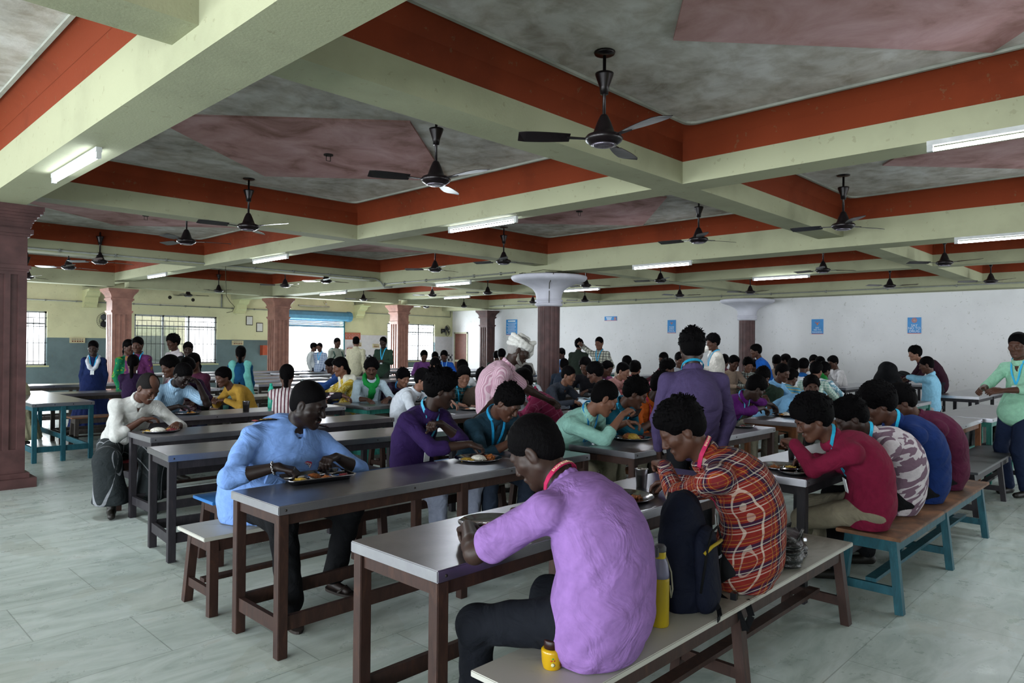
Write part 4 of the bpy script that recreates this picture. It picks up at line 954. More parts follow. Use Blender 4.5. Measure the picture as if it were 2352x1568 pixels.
table(7.12, 9.52, 1.72, 2.32, W_OR, 'empty steel topped table with orange brown legs at the right')
table(9.62, 12.05, 1.62, 2.25, W_TG, 'empty steel topped table with green teal legs at the right', R(-1))
table(1.68, 4.13, 3.17, 3.69, W_BR, 'steel topped table where the guard in blue uniform eats')
table(4.40, 6.86, 2.97, 3.60, W_BR, 'steel topped table of the mint, teal and orange shirted students')
table(7.42, 9.85, 2.99, 3.58, W_OR, 'steel topped table of the student in the magenta shirt')
table(10.0, 12.1, 2.84, 3.42, W_TG, 'table holding steel pots and jars in front of the white wall')
table(13.85, 16.4, 2.55, 3.2, W_DK, 'empty table left of the man in the mint green shirt')
table(14.7, 17.1, 4.95, 5.55, W_DK, 'empty table close to the white wall, below the SAY NO TO RAGGING poster')
table(17.4, 19.2, 4.2, 4.8, W_DK, 'table with the big black bags in front of the white wall')
table(16.6, 19.0, 1.9, 2.5, W_GR, 'table with a black bag by the right edge of the hall')
table(1.90, 4.40, 5.0, 5.55, W_DK, 'empty steel topped table right behind the guard', R(-5), group='empty tables behind the guard')
table(2.13, 4.60, 6.17, 6.72, W_DK, 'steel topped table where the moustached man in white eats')
table(2.50, 4.97, 7.68, 8.22, W_DK, 'steel topped table where the man in the striped blue shirt eats')
table(5.12, 7.55, 7.45, 8.22, W_TG, 'steel topped table with teal legs before the boy with green scarf')
table(4.95, 7.3, 5.95, 6.5, W_BR, 'steel topped table with the shared plates behind the purple shirted student')
table(5.30, 7.75, 4.95, 5.5, W_BR, 'steel topped table behind the student in the dark denim shirt')
table(8.05, 10.4, 4.85, 5.45, W_BR, 'steel topped table hidden among the students right of the turbaned man')
table(3.3, 5.8, 9.85, 10.4, W_GR, 'steel topped table in front of the standing woman with aqua dupatta')
table(2.2, 2.9, 10.42, 13.1, W_TE, 'long steel topped table with blue legs beside the dark column')
table(8.6, 11.0, 7.3, 7.9, W_GR, 'table of the students before the round column')
table(11.6, 14.0, 6.6, 7.2, W_GR, 'table of the group around the standing boy in blue')
table(11.2, 13.6, 4.8, 5.4, W_GR, 'table behind the smiling student in light blue')
table(2.9, 5.3, 12.1, 12.65, W_GR, 'steel topped table of the girls seated at the back left')
table(2.6, 5.0, 14.6, 15.15, W_GR, 'table beside the standing women in sarees')
k = 0
NR = ['nearest', 'second', 'third', 'fourth', 'fifth', 'sixth', 'seventh']
for j, y in enumerate((9.9, 11.3, 12.7, 14.1, 15.5, 17.0, 18.5)):
    for i, x in enumerate((6.3, 9.0, 12.4)):
        if j == 0 and i > 0: continue
        table(x, x+2.45, y, y+.52, W_GR, '%s row of pale empty tables towards the doorway, %s end' % (NR[j], ('left', 'middle', 'right')[i]), legs=2, group='empty tables before the doorway', screws=False)
for j, y in enumerate((10.5, 12.2, 14.0, 16.4)):
    table(15.6, 18.0, y, y+.55, W_TG, '%s of the tables standing between the round column and the far columns' % NR[j], legs=2, group='far right tables', screws=False)
bench(1.62, 4.20, 1.37, 1.74, B_WH, W_BR, 'nearest long bench with dirty white seat at the bottom of the photo')
bench(4.47, 6.93, 1.20, 1.56, B_WD, W_TE, 'teal bench with worn wooden seat carrying four students')
bench(7.36, 9.95, 1.36, 1.76, B_DK, W_DK, 'dark painted empty bench behind the teal bench')
bench(1.65, 4.12, 3.95, 4.33, B_WH, W_BR, 'white topped bench under the guard')
bench(2.06, 4.5, 4.80, 5.13, B_BL, W_BR, 'bench with a blue seat behind the guard')
bench(2.10, 4.55, 7.02, 7.38, B_RD, W_BR, 'bench with a red seat under the moustached man')
bench(2.66, 5.0, 8.75, 9.08, B_WD, W_TE, 'bench with teal legs under the man in the striped blue shirt')
bench(4.42, 6.9, 4.0, 4.33, B_WD, W_BR, 'bench under the mint, teal and orange shirted students')
bench(7.5, 9.9, 4.0, 4.33, B_WD, W_OR, 'bench under the magenta shirted student')
bench(5.1, 7.5, 8.65, 8.98, B_WD, W_TG, 'bench under the boy with the green scarf')
bench(4.9, 7.3, 6.85, 7.15, B_WD, W_BR, 'bench under the students behind the shared plates')
bench(5.4, 7.9, 4.45, 4.75, B_WD, W_OR, 'bench under the student in the magenta checked shirt')
bench(2.9, 5.4, 11.45, 11.75, B_WD, W_GR, 'bench behind the aqua dupatta')
for j, y in enumerate((10.75, 12.05, 13.45, 14.85, 16.25)):
    bench(6.4, 8.8, y, y+.3, B_WH, W_GR, 'pale bench in the %s gap between the empty tables, left end' % NR[j], legs=2, group='benches between the empty tables')
# ---------------------------------------------------------------- people near the camera
R = math.radians
NG = 'people eating at the nearest tables'
_, P1 = person('man in a lilac shirt with a pink lanyard, back turned, nearest the camera', (2.01, 1.80, 1.135), (2.02, 1.50, .60), 98, hyaw=12, pitch=38, shirt=cloth_mat('#86649f'), sleeve='short', pants='#0d1017', hair='short', skin='d', det=2, fat=1.17,
    h=1.74, lh=(1.86, 2.02, .835), rh=(2.3, 2.08, .83), elb=(None, (-.9, -.35, -.45)), feet=((2.25, 2.0, .085), (1.84, 1.95, .085)), lanyard=('#a8234f', 'ENGINEERING COLLEGE'), group=NG, seed=1, bulge=.10, shw=1.02, curl=(.9, .7), shoes='#14100f')
_, P2 = person('man in a red plaid shirt with a pink lanyard, back turned', (2.90, 1.70, 1.16), (3.09, 1.47, .575), 112, hyaw=18, pitch=35, shirt=cloth_mat('#74221d', 'plaid'), sleeve='long', pants='#17181b', hair='med', skin='m', det=2, fat=1.06,
    h=1.72, lh=(3.07, 1.90, .95), rh=(3.3, 1.98, .83), elb=(None, (-.5, .2, -1.2)), feet=((3.3, 1.95, .085), (2.95, 1.95, .085)), lanyard=('#a8234f', 'ENGINEERING COLLEGE'), group=NG, seed=2, bulge=.12, curl=(.6, .9), pinch=1)
_, P3 = person('student in a maroon shirt with a blue lanyard, first on the teal bench', (4.36, 1.66, 1.11), (4.63, 1.42, .57), 118, hyaw=12, pitch=30, shirt=cloth_mat('#6b1430'), sleeve='long', pants='#77705f', hair='curly', skin='m', det=2, h=1.68,
    lh=(4.52, 1.84, .93), rh=(4.75, 1.80, .82), elb=(None, (-.4, .1, -1.2)), feet=((5.0, 1.85, .085), (4.72, 1.9, .085)), lanyard='#1f8fb0', group=NG, seed=3, bulge=.12, curl=(.6, 1.), face=1)
_, P4 = person('student in a white and mauve patterned shirt, second on the teal bench', (4.95, 1.63, 1.08), (5.20, 1.40, .57), 115, hyaw=0, pitch=35, shirt=cloth_mat('#b9b2b6', 'print', ('#6b5664', 30, .42)), sleeve='long', pants='#0f1013', hair='med', skin='d', det=2, h=1.66,
    lanyard='#2bb0d8', group=NG, seed=4, bulge=.13)
_, P5 = person('student in a navy shirt with curly hair, third on the teal bench', (5.40, 1.60, 1.145), (5.73, 1.38, .57), 118, hyaw=5, pitch=30, shirt=cloth_mat('#13295c'), sleeve='long', pants='#141518', hair='curly', skin='m', det=2, h=1.74, lanyard='#2bb0d8', group=NG, seed=5, bulge=.12)
_, P6 = person('student in a dark maroon shirt, last on the teal bench, head hidden', (6.02, 1.62, 1.13), (6.38, 1.39, .57), 116, hyaw=0, pitch=30, shirt=cloth_mat('#4a1830'), sleeve='long', pants='#141518', hair='med', skin='m', det=1, h=1.7, group=NG, seed=6, bulge=.12)
_, P7 = person('heavy guard in a light blue uniform shirt looking aside over his steel tray', (2.245, 3.88, 1.165), (2.12, 4.16, .60), -97, hyaw=42, pitch=22, shirt=cloth_mat('#6f90c9'), sleeve='roll', pants='#0a0b0e', hair='buzz', skin='x', det=2, fat=1.5,
    h=1.82, rh=(1.97, 3.745, .835), lh=(2.36, 3.74, .85), elb=((-.9, .3, -.5), (.9, .3, -.5)), feet=((1.99, 3.60, .085), (2.42, 3.86, .085)), knee=((.0, -.6, 1), (.3, -.6, 1)), barefoot=True, face=1, beard='m', group=NG, seed=7, curl=(.75, .9), legw=1.15, hf=1.15, bulge=.03)
_, P8 = person('student in a purple shirt with thick black hair looking to the right', (3.33, 3.92, 1.215), (3.27, 4.16, .58), -82, hyaw=48, pitch=18, shirt=cloth_mat('#2c1a48'), sleeve='roll', pants='#8d93a6', hair='big', skin='d', det=2, h=1.74,
    rh=(3.36, 3.64, .845), lh=(3.22, 3.78, .985), elb=((-.9, .2, -.6), (.9, .1, -.6)), lanyard='#4fb0d6', face=1, group=NG, seed=8, curl=(.9, 1.1), pinch=1)
_, P9 = person('student in a dark denim shirt bowing over his plate, blue lanyard', (3.76, 3.66, 1.115), (3.88, 4.14, .58), -95, hyaw=20, pitch=42, shirt=cloth_mat('#1e3644'), sleeve='roll', pants='#2c3544', hair='med', skin='m', det=2, h=1.72,
    rh=(3.72, 3.55, .85), lh=(3.95, 3.6, .82), lanyard='#1f8fc4', face=1, group=NG, seed=9)
_, P10 = person('elderly man in a pink striped shirt with a white cloth turban, standing', (4.76, 4.50, 1.495), (4.60, 4.66, .90), -48, hyaw=8, pitch=28, shirt=cloth_mat('#b48a9c', 'stripe', ('#cdb2bd', .016, .4)), sleeve='short', pants='#b9b6ae', hair='grey', hairc='#8d8a88', skin='d', det=2, sit=False,
    h=1.66, rh=(4.20, 4.42, .93), lh=(5.2, 4.45, .98), elb=((-.3, -.2, -1), (.5, -.3, -.9)), face=1, beard='bg', group=NG, seed=10, fat=1.05)
_, P11 = person('student in a magenta checked shirt with a pink lanyard, back turned, turned left', (5.27, 4.92, 1.17), (5.55, 4.70, .58), 128, hyaw=30, pitch=25, shirt=cloth_mat('#702040', 'check', ('#8d4a66', .07, .14)), sleeve='long', pants='#b7b3ac', hair='short', skin='d', det=1, h=1.72,
    lh=(4.95, 4.9, .84), rh=(5.3, 5.2, .82), lanyard='#c22a5e', group=NG, seed=11, feet=((5.9, 5.1, .085), (5.3, 5.15, .085)))
_, P12 = person('student in a mint shirt with a moustache lifting food, phone in his other hand', (4.66, 3.44, 1.115), (4.72, 4.02, .58), -78, hyaw=38, pitch=32, shirt=cloth_mat('#84b0a4'), sleeve='roll', pants='#8d8672', hair='short', skin='l', det=2, h=1.78,
    rh=(4.74, 3.32, .985), lh=(5.06, 3.50, .885), elb=((-.7, .1, -1), (.8, .3, -.7)), lanyard='#1b79b0', face=1, beard='m', group=NG, seed=12, curl=(1.1, .7), pinch=1)
_, P13 = person('student in a teal shirt bowing over a plate next to the mint shirt', (5.28, 3.56, 1.125), (5.4, 4.12, .58), -88, hyaw=35, pitch=30, shirt=cloth_mat('#115266'), sleeve='roll', pants='#8b8573', hair='med', skin='m', det=2, h=1.72, rh=(5.45, 3.5, .86), lh=(5.75, 3.6, .82), lanyard='#2b9fd0', face=1, group=NG, seed=13)
_, P14 = person('student in an orange shirt partly hidden by the standing man', (5.82, 3.62, 1.16), (5.95, 4.14, .58), -88, hyaw=25, pitch=25, shirt=cloth_mat('#b4551a'), sleeve='roll', pants='#3a3632', hair='med', skin='d', det=1, h=1.74, lanyard='#a02848', group=NG, seed=14)
_, P15 = person('tall man in a greyish purple shirt standing with his back turned, blue lanyard', (4.50, 2.56, 1.535), (4.53, 2.58, .92), 42, hyaw=-5, pitch=12, shirt=cloth_mat('#453a5c', 'weave', ('#3a3150',)), sleeve='long', pants='#15161a', hair='med', skin='d', det=2, sit=False, h=1.68,
    lanyard='#1c86a8', group=NG, seed=15, rh=(4.68, 2.43, .80), lh=(4.40, 2.76, .80), elb=((.1, -.5, 0), (-.3, .0, 0)), fat=1.02, shw=1.06)
_, P16 = person('student in a bright magenta shirt with both hands over a plate of rice', (7.42, 3.44, 1.095), (7.60, 4.02, .58), -68, hyaw=30, pitch=40, shirt=cloth_mat('#571a68'), sleeve='roll', pants='#8b8573', hair='med', skin='d', det=1, h=1.72, rh=(7.9, 3.5, .85), lh=(8.25, 3.55, .84), lanyard='#5ab4dc', group=NG, seed=16)
_, P17 = person('smiling student in a light blue shirt facing the camera', (8.42, 3.22, 1.08), (8.85, 3.98, .58), -120, hyaw=-30, pitch=8, shirt=cloth_mat('#7fb4de'), sleeve='roll', pants='#7d7868', hair='med', skin='m', det=1, h=1.72, face=2, rh=(8.3, 3.7, .9), lh=(8.7, 3.5, .85), group=NG, seed=17)
_, P21 = person('moustached man in an off white shirt and checked lungi eating rice', (2.30, 6.74, 1.125), (2.22, 7.20, .58), -95, hyaw=25, pitch=38, shirt=cloth_mat('#b3b3b0'), sleeve='roll', hair='bald', hairc='#1a1818', skin='m', det=2, h=1.68, rh=(2.27, 6.78, .84), lh=(2.5, 6.6, .80),
    elb=((-1, .2, -.5), None), skirt=(cloth_mat('#23282a', 'check', ('#9a9da3', .09, .08)), .17, .2), face=1, beard='mg', barefoot=False, group=NG, seed=21)
_, P22 = person('man in a light blue striped shirt resting his head on his hand while eating', (3.08, 7.98, 1.175), (2.98, 8.5, .58), -92, hyaw=20, pitch=38, shirt=cloth_mat('#9ab8cf', 'stripe', ('#6f93b3', .018, .3)), sleeve='short', pants='#1b1c20', hair='short', skin='x', det=2, h=1.7, rh=(3.02, 7.96, .84), lh=(3.22, 7.9, 1.08),
    elb=((-1, .2, -.5), (.6, -.3, -1)), group=NG, seed=22, face=1)
# the guard's epaulettes, badge, pockets, bracelet
def parent_to(o, info):
    par = info['root'] if 'root' in info else None; return o
def guard_bits():
    root = [o for o in bpy.data.objects if o.name.startswith('person') and o.get('label', '').startswith('heavy guard')][0]; I = P7; O = I['O']; s = I['s']
    k = cloth_mat('#15151c'); gd = plain('gold thread', '#b08a2e', .5, .3, var=0); rd = plain('red thread', '#7d2a22', .6, var=0)
    for sd in (-1, 1):
        sh, N = I['SH'][sd], I['N']; out = nrm((sh-N)*np.array([1, 1, .6])); fw = I['F']; upv = nrm(np.cross(fw, out)*(-sd)); upv = upv if upv[2] > 0 else -upv
        c = N+(sh-N)*.74+upv*.083*s+fw*.015; fw2 = nrm(np.cross(upv, out)); fw2 = fw2 if fw2@fw > 0 else -fw2
        Mx = Matrix(np.stack([out, fw2, upv]).T.tolist()).to_4x4(); Mx.translation = Vector(c-O)
        mb = MB()
        n_ = 8
        vs = []
        for i in range(n_+1):
            x = -.065+.13*i/n_; z = -.10*(x+.01)**2*9
            for y_ in (-.036, .036): vs += [(x, y_, z), (x, y_, z+.006)]
        F = [(i*4+1, i*4+5, i*4+7, i*4+3) for i in range(n_)]+[(i*4, i*4+2, i*4+6, i*4+4) for i in range(n_)]+[(i*4, i*4+4, i*4+5, i*4+1) for i in range(n_)]+[(i*4+2, i*4+3, i*4+7, i*4+6) for i in range(n_)]+[(0, 1, 3, 2), (n_*4, n_*4+2, n_*4+3, n_*4+1)]
        mb.add(vs, F, 0, False, Mx); ep = mb.build('epaulette', k, root)
        for q in range(3):
            st = MB(); x = -.035+.026*q; pts = [(x+(.011 if j % 2 == 0 else .0045)*math.cos(PI/5*j), (.011 if j % 2 == 0 else .0045)*math.sin(PI/5*j)) for j in range(10)]; st.prism(pts, -.9*(x+.01)**2+.006, -.9*(x+.01)**2+.0085, M=Mx); st.build('star', gd, ep)
        b = MB()
        for q in range(3): x = .045+.007*q; b.box(x, x+.004, -.03, .03, -.9*(x+.01)**2+.005, -.9*(x+.01)**2+.008, M=Mx)
        b.build('stripe', rd, ep)
    fr, sp = I['fr'], I['sp']
    def chest(u, l, dd): t, S_, n_ = fr(u); return sp(u)+S_*l+n_*dd-O, t, S_, n_
    bd = MB(); c, t, S_, n_ = chest(.66, .085, I['dep'](.66)+.004); Mx = Matrix(np.stack([S_, t, n_]).T.tolist()).to_4x4(); Mx.translation = Vector(c)
    sh_ = [(-.032, .035), (0, .042), (.032, .035), (.034, .0), (.022, -.03), (0, -.048), (-.022, -.03), (-.034, 0)]
    bd.prism(sh_, -.03, .006, 0, Mx); bd.prism([(x*.86, y*.86) for x, y in sh_], .006, .0075, 1, Mx); bd.prism([(.022*math.cos(a), -.006+.011*math.sin(a)) for a in np.linspace(0, 2*PI, 17)[:-1]], .0075, .009, 2, Mx); bd.prism([(.007*math.cos(a), -.006+.007*math.sin(a)) for a in np.linspace(0, 2*PI, 13)[:-1]], .009, .010, 1, Mx); bd.box(-.02, .02, .012, .016, .0075, .009, 2, 0, Mx)
    for q in range(4): bd.box(-.02+.011*q, -.013+.011*q, .022, .031, .0075, .009, 3, 0, Mx)
    bd.build('badge', [plain('badge rim red', '#a5223f', .5, var=0), plain('badge white', '#c9ccd6', .5, var=0), plain('badge black', '#14161f', .5, var=0), rd], root)
    c, t, S_, n_ = chest(.52, .085, I['dep'](.52)+.01); Mx = Matrix(np.stack([S_, t, n_]).T.tolist()).to_4x4(); Mx.translation = Vector(c); MB().box(-.018, .018, -.02, .035, -.03, .004, 0, 0, Mx).build('name_clip', plain('clear plastic tag', '#6d7a70', .2, var=0), root)
    for l in (-.085, .095):
        c, t, S_, n_ = chest(.50, l, I['dep'](.50)-.004); Mx = Matrix(np.stack([S_, t, n_]).T.tolist()).to_4x4(); Mx.translation = Vector(c)
        m = MB(); m.box(-.055, .055, -.06, .045, -.02, .003, 0, 0, Mx); m.box(-.057, .057, .02, .048, -.02, .006, 0, 0, Mx); po = m.build('pocket', cloth_mat('#6f90c9'), root); MB().lathe([(.005, .006), (.0035, .009), (.0005, .009)], seg=10, M=Mx).build('button', plain('button', '#b9c4dd', .4, var=0), po)
    for u in (.2, .34, .48): c, t, S_, n_ = chest(u, .0, I['dep'](u)+.002); Mx = Matrix(np.stack([S_, t, n_]).T.tolist()).to_4x4(); Mx.translation = Vector(c); MB().lathe([(.0055, -.01), (.0055, .004), (.003, .006), (.0005, .006)], seg=10, M=Mx).build('button', plain('button', '#b9c4dd', .4, var=0), root)
    E, W = I['HD'][-1]; d = nrm(W-E); c = W-d*.02-O; a1 = nrm(np.cross(d, (0, 0, 1))); a2 = np.cross(d, a1); m = MB()
    for q in range(22): a = 2*PI*q/22; b = 2*PI*(q+.75)/22; m.tube([c+(a1*math.cos(a)+a2*math.sin(a))*.034*s+d*.004*(-1)**q, c+(a1*math.cos(b)+a2*math.sin(b))*.034*s-d*.004*(-1)**q], .0032, 6)
    m.build('bracelet', plain('silver chain', '#b9b9bd', .25, .9, var=0), root)
    for sd in (-1, 1):
        hip, K, A = I['LG'][sd]; m = MB(); a = math.atan2(I['F'][1], I['F'][0])+.2*sd; Mx = Matrix.Translation(Vector(A-O)*1.) @ Matrix.Rotation(a, 4, 'Z')
        m.prism([(.17*math.cos(q)+.05 if math.cos(q) > 0 else .08*math.cos(q)+.02, .05*math.sin(q)) for q in np.linspace(0, 2*PI, 25)[:-1]], -.083, -.068, M=Mx); m.tube([(.10, .045, -.07), (.13, 0, -.03), (.10, -.045, -.07)], .008, 6); 
        m.v = [tuple((Vector(v) if i < 48 else Mx @ Vector(v))) for i, v in enumerate(m.v)]; m.build('sandal', plain('sandal', '#241c18', .6), root)
guard_bits()
# turban of the elderly man
def turban():
    root = [o for o in bpy.data.objects if o.get('label', '').startswith('elderly man')][0]; I = P10; g = I['g']; O = I['O']; T = SDF()
    for j, (z, tl, r_) in enumerate(((.045, .25, .022), (.07, .1, .022), (.085, -.2, .021), (.058, -.1, .024))):
        pts = [g(-.012+.103*math.cos(a), .086*math.sin(a), z+tl*.1*math.cos(a)) for a in np.linspace(0, 2*PI, 17)]
        for p, q in zip(pts[:-1], pts[1:]): T.cap(p, q, r_, r_, .006)
    T.cap(g(.03, .02, .125), g(-.05, -.02, .13), .03, .025, .02); T.cap(g(.06, -.03, .10), g(.10, -.02, .13), .022, .02, .01); T.cap(g(.10, .03, .10), g(.125, .05, .03), .02, .024, .01); T.cap(g(.125, .05, .03), g(.13, .06, -.01), .022, .012, .008)
    V, Q = T.mesh(.004, 't', lambda X, Y, Z: .0012*np.sin(330*Z+40*X)); link('turban', np_mesh('turban', V-O, Q), cloth_mat('#c9c7c2', None, (), .8), root)
turban()
# ---------------------------------------------------------------- things on the tables
M_SS = plain('polished steel', '#a9a9ad', .16, 1., .5, .08, 20)
def heap_mat(kind):
    def f():
        t = NT(kind, '#888888', .5, 0, .4); v = t.obj(); n = t.noise(v, 95, 3, .6)
        C = {'rice': [(.3, '#a8a49a'), (.6, '#d8d5cc')], 'curry': [(.3, '#6b3a12'), (.5, '#a8702a'), (.7, '#c79a3c')], 'beet': [(.3, '#2e0a10'), (.6, '#6b1822'), (.75, '#8a2a2e')], 'fried': [(.3, '#4a210c'), (.55, '#8f4f1f'), (.75, '#b57a35')], 'yellow': [(.3, '#8a6a1c'), (.6, '#c2a040'), (.75, '#b58a30')]}[kind]
        t.base(t.ramp(n, C)); t.bump(t.noise(v, 240, 2), .8, .003); return t.m
    return mat(('heap', kind), f)
def heap(x, y, z, r, kind, label, hgt=.45, sx=1.):
    T = SDF(); rs = random.Random(int(x*977+y*131)); n = int(16+2600*r*r*4)
    T.ell((x, y, z+r*.1), np.eye(3), (r*.9*sx, r*.8, r*hgt), .01)
    for i in range(n):
        a = rs.uniform(0, 2*PI); q = r*math.sqrt(rs.random()); zz = z+max(.002, r*hgt*(1-(q/r)**2)*rs.uniform(.7, 1.1)); p = np.array([x+q*sx*math.cos(a), y+q*math.sin(a), zz]); dd = np.array([rs.uniform(-1, 1), rs.uniform(-1, 1), rs.uniform(-.4, .6)])*(.006 if kind == 'rice' else .011)
        T.cap(p, p+dd, .0028 if kind == 'rice' else .0055, .0025 if kind == 'rice' else .0045, .0015)
    V, Q = T.mesh(.0025 if r < .05 else .0032, 'h', None, lambda X, Y, Z: (z-.004-Z)+0*X+0*Y); o = link('%s_heap' % {'beet': 'beetroot', 'fried': 'fried_curry', 'yellow': 'lentil'}.get(kind, kind), np_mesh('heap', V-np.array([x, y, z]), Q), heap_mat(kind)); o.location = (x, y, z)
    tag(o, label, 'food', 'food on the steel plates', 'stuff'); return o
def thali(x, y, z, r, label, foods=(), who='', rot=0.):
    root = empty('steel_plate', (x, y, z), rot, label, 'plate', 'round steel plates')
    MB().lathe([(.001, 0), (r*.78, 0), (r*.86, .012), (r*.985, .020), (r, .022), (r, .0195), (r*.87, .0095), (r*.79, .0025), (.001, .0025)], seg=48).build('dish', M_SS, root)
    m = MB()
    for a in (.2, 2.4, 4.3): m.tube([(0, 0, .004), (r*.45*math.cos(a), r*.45*math.sin(a), .009), (r*.8*math.cos(a), r*.8*math.sin(a), .008)], .006, 8)
    m.build('divider', M_SS, root)
    for dx, dy, rr, kd, hh in foods: heap(x+dx, y+dy, z+.004, rr, kd, '%s on the plate of %s' % ({'rice': 'white rice', 'curry': 'yellow brown vegetable curry', 'beet': 'dark red beetroot pieces', 'fried': 'brown fried curry lumps', 'yellow': 'yellow lentil rice'}[kd], who), hh)
    return root
def tumbler(x, y, z, label, h=.105, r=.036):
    o = MB().lathe([(.001, .003), (r*.78, .003), (r*.80, 0), (r, h-.003), (r+.003, h), (r+.001, h+.002), (r-.002, h-.003), (r*.76, .006), (.001, .006)], seg=32).build('steel_tumbler', M_SS); o.location = (x, y, z); return tag(o, label, 'tumbler', 'steel tumblers')
Z = .75
thali(2.17, 2.20, Z, .15, 'steel plate with beetroot in front of the man in the lilac shirt', [(-.045, -.05, .05, 'beet', .5), (.06, .0, .035, 'fried', .6)], 'the lilac shirted man')
thali(3.03, 2.12, Z, .165, 'steel plate with brown fried lumps by the man in the plaid shirt', [(-.06, .05, .038, 'fried', .9), (-.075, -.06, .035, 'beet', .35), (.06, -.04, .03, 'fried', .3)], 'the plaid shirted man')
tumbler(3.36, 2.22, Z, 'steel tumbler under the hand of the man in the plaid shirt')
thali(4.56, 1.93, Z, .15, 'steel plate with brown curry in front of the maroon shirt', [(-.05, .03, .035, 'fried', .5), (.05, -.03, .03, 'yellow', .3)], 'the maroon shirted student')
thali(4.50, 1.90, Z-.0, .10, 'smaller steel plate under the plate of the maroon shirt', [], '').location = (4.42, 1.79, Z+.001)
tumbler(4.98, 2.03, Z, 'steel tumbler behind the raised hand of the maroon shirted student')
# the guard's rectangular tray
r = empty('compartment_tray', (2.165, 3.655, Z), R(-6), 'rectangular steel compartment tray of the guard', 'tray'); m = MB(); hw, hd, H_ = .205, .135, .03
def rrect(w, d, z, c=.035): return [(sx*(w-c)+c*math.cos(a), sy*(d-c)+c*math.sin(a), z) for sx, sy, a0 in ((1, 1, 0), (-1, 1, 90), (-1, -1, 180), (1, -1, 270)) for a in [R(a0+22.5*k) for k in range(5)]]
rings = [rrect(hw, hd, H_), rrect(hw, hd, H_+.003), rrect(hw-.012, hd-.012, H_+.002), rrect(hw-.02, hd-.02, .010), rrect(.01, .01, .010, .005)]
vs = [p for q in rings for p in q]; m.add(vs, [(k*20+q, k*20+(q+1) % 20, (k+1)*20+(q+1) % 20, (k+1)*20+q) for k in range(4) for q in range(20)]+[tuple(80+q for q in range(20))], 0, True)
rings = [rrect(hw, hd, H_), rrect(hw-.03, hd-.03, .0), rrect(.01, .01, 0, .005)]; vs = [p for q in rings for p in q]; m.add(vs, [(k*20+(q+1) % 20, k*20+q, (k+1)*20+q, (k+1)*20+(q+1) % 20) for k in range(2) for q in range(20)], 0, True); m.build('dish', M_SS, r)
m = MB(); m.tube([(-hw+.02, .01, .024), (hw-.02, .01, .024)], .009, 8).tube([(-.06, .01, .024), (-.06, -hd+.02, .024)], .009, 8).tube([(.07, .01, .024), (.07, -hd+.02, .024)], .009, 8).tube([(.05, .01, .024), (.05, hd-.02, .024)], .009, 8); m.build('divider', M_SS, r)
for x, y, rr, kd, lb in ((2.04, 3.60, .04, 'yellow', 'yellow rice under the fingers of the guard'), (2.15, 3.66, .045, 'fried', 'brown curry in the middle of the guard tray'), (2.19, 3.58, .035, 'fried', 'small heap of brown curry at the tray rim of the guard'), (2.30, 3.57, .035, 'beet', 'dark red beetroot at the right end of the guard tray')): heap(x, y, Z+.012, rr, kd, lb, .5)
thali(3.33, 3.52, Z, .165, 'steel plate of rice before the student in the purple shirt', [(.0, .0, .062, 'rice', .45), (-.085, .02, .045, 'yellow', .35), (.085, -.03, .04, 'fried', .7), (.11, .035, .028, 'beet', .5)], 'the purple shirted student')
thali(3.80, 3.50, Z, .14, 'steel plate before the student in the dark denim shirt', [(0, .0, .05, 'rice', .4)], 'the denim shirted student')
thali(5.03, 3.42, Z, .165, 'steel plate heaped with yellow food before the mint shirt', [(0, -.0, .07, 'yellow', .6), (-.03, .03, .05, 'fried', .9), (.1, .0, .035, 'beet', .6)], 'the mint shirted student')
thali(5.62, 3.38, Z, .16, 'steel plate before the student in the teal shirt', [(0, 0, .05, 'yellow', .4)], 'the teal shirted student')
thali(6.62, 3.2, Z, .12, 'small steel plate right of the standing man', [(0, 0, .03, 'beet', .5)], 'the bench beside the standing man')
thali(8.1, 3.38, Z, .165, 'steel plate with a mound of rice before the magenta shirt', [(-.02, 0, .055, 'rice', .7), (-.09, .02, .04, 'curry', .5), (.07, .0, .045, 'beet', .4)], 'the magenta shirted student')
thali(8.65, 3.42, Z, .12, 'steel bowl plate between the blue shirted students', [(0, 0, .04, 'curry', .5)], 'the blue shirted students')
thali(2.33, 6.52, Z, .16, 'steel plate of white rice before the moustached man', [(-.02, 0, .07, 'rice', .45), (-.10, .02, .03, 'yellow', .5), (.09, -.02, .04, 'beet', .5), (.10, .05, .03, 'curry', .5)], 'the moustached man')
thali(3.12, 7.95, Z, .15, 'steel plate before the man in the striped blue shirt', [(.04, .0, .045, 'curry', .5)], 'the striped blue shirted man')
thali(5.85, 6.3, Z, .17, 'steel plate with rice and red curry shared behind the purple shirt', [(0, 0, .06, 'rice', .3), (-.08, 0, .04, 'fried', .4), (.08, 0, .05, 'beet', .4)], 'the shared table')
tumbler(3.72, 7.8, Z, 'steel tumbler on the table of the man in the striped blue shirt', .12, .04)
for k, (x, y) in enumerate(((5.80, 7.66), (5.92, 7.62), (6.06, 7.62), (6.16, 7.66))): tumbler(x, y, Z, '%s steel cup from the left before the boy with the green scarf' % ['first', 'second', 'third', 'fourth'][k], .09 if k < 2 else .035, .042)
tumbler(6.75, 7.7, Z, 'low steel cup before the student in the dark violet shirt', .035, .045)
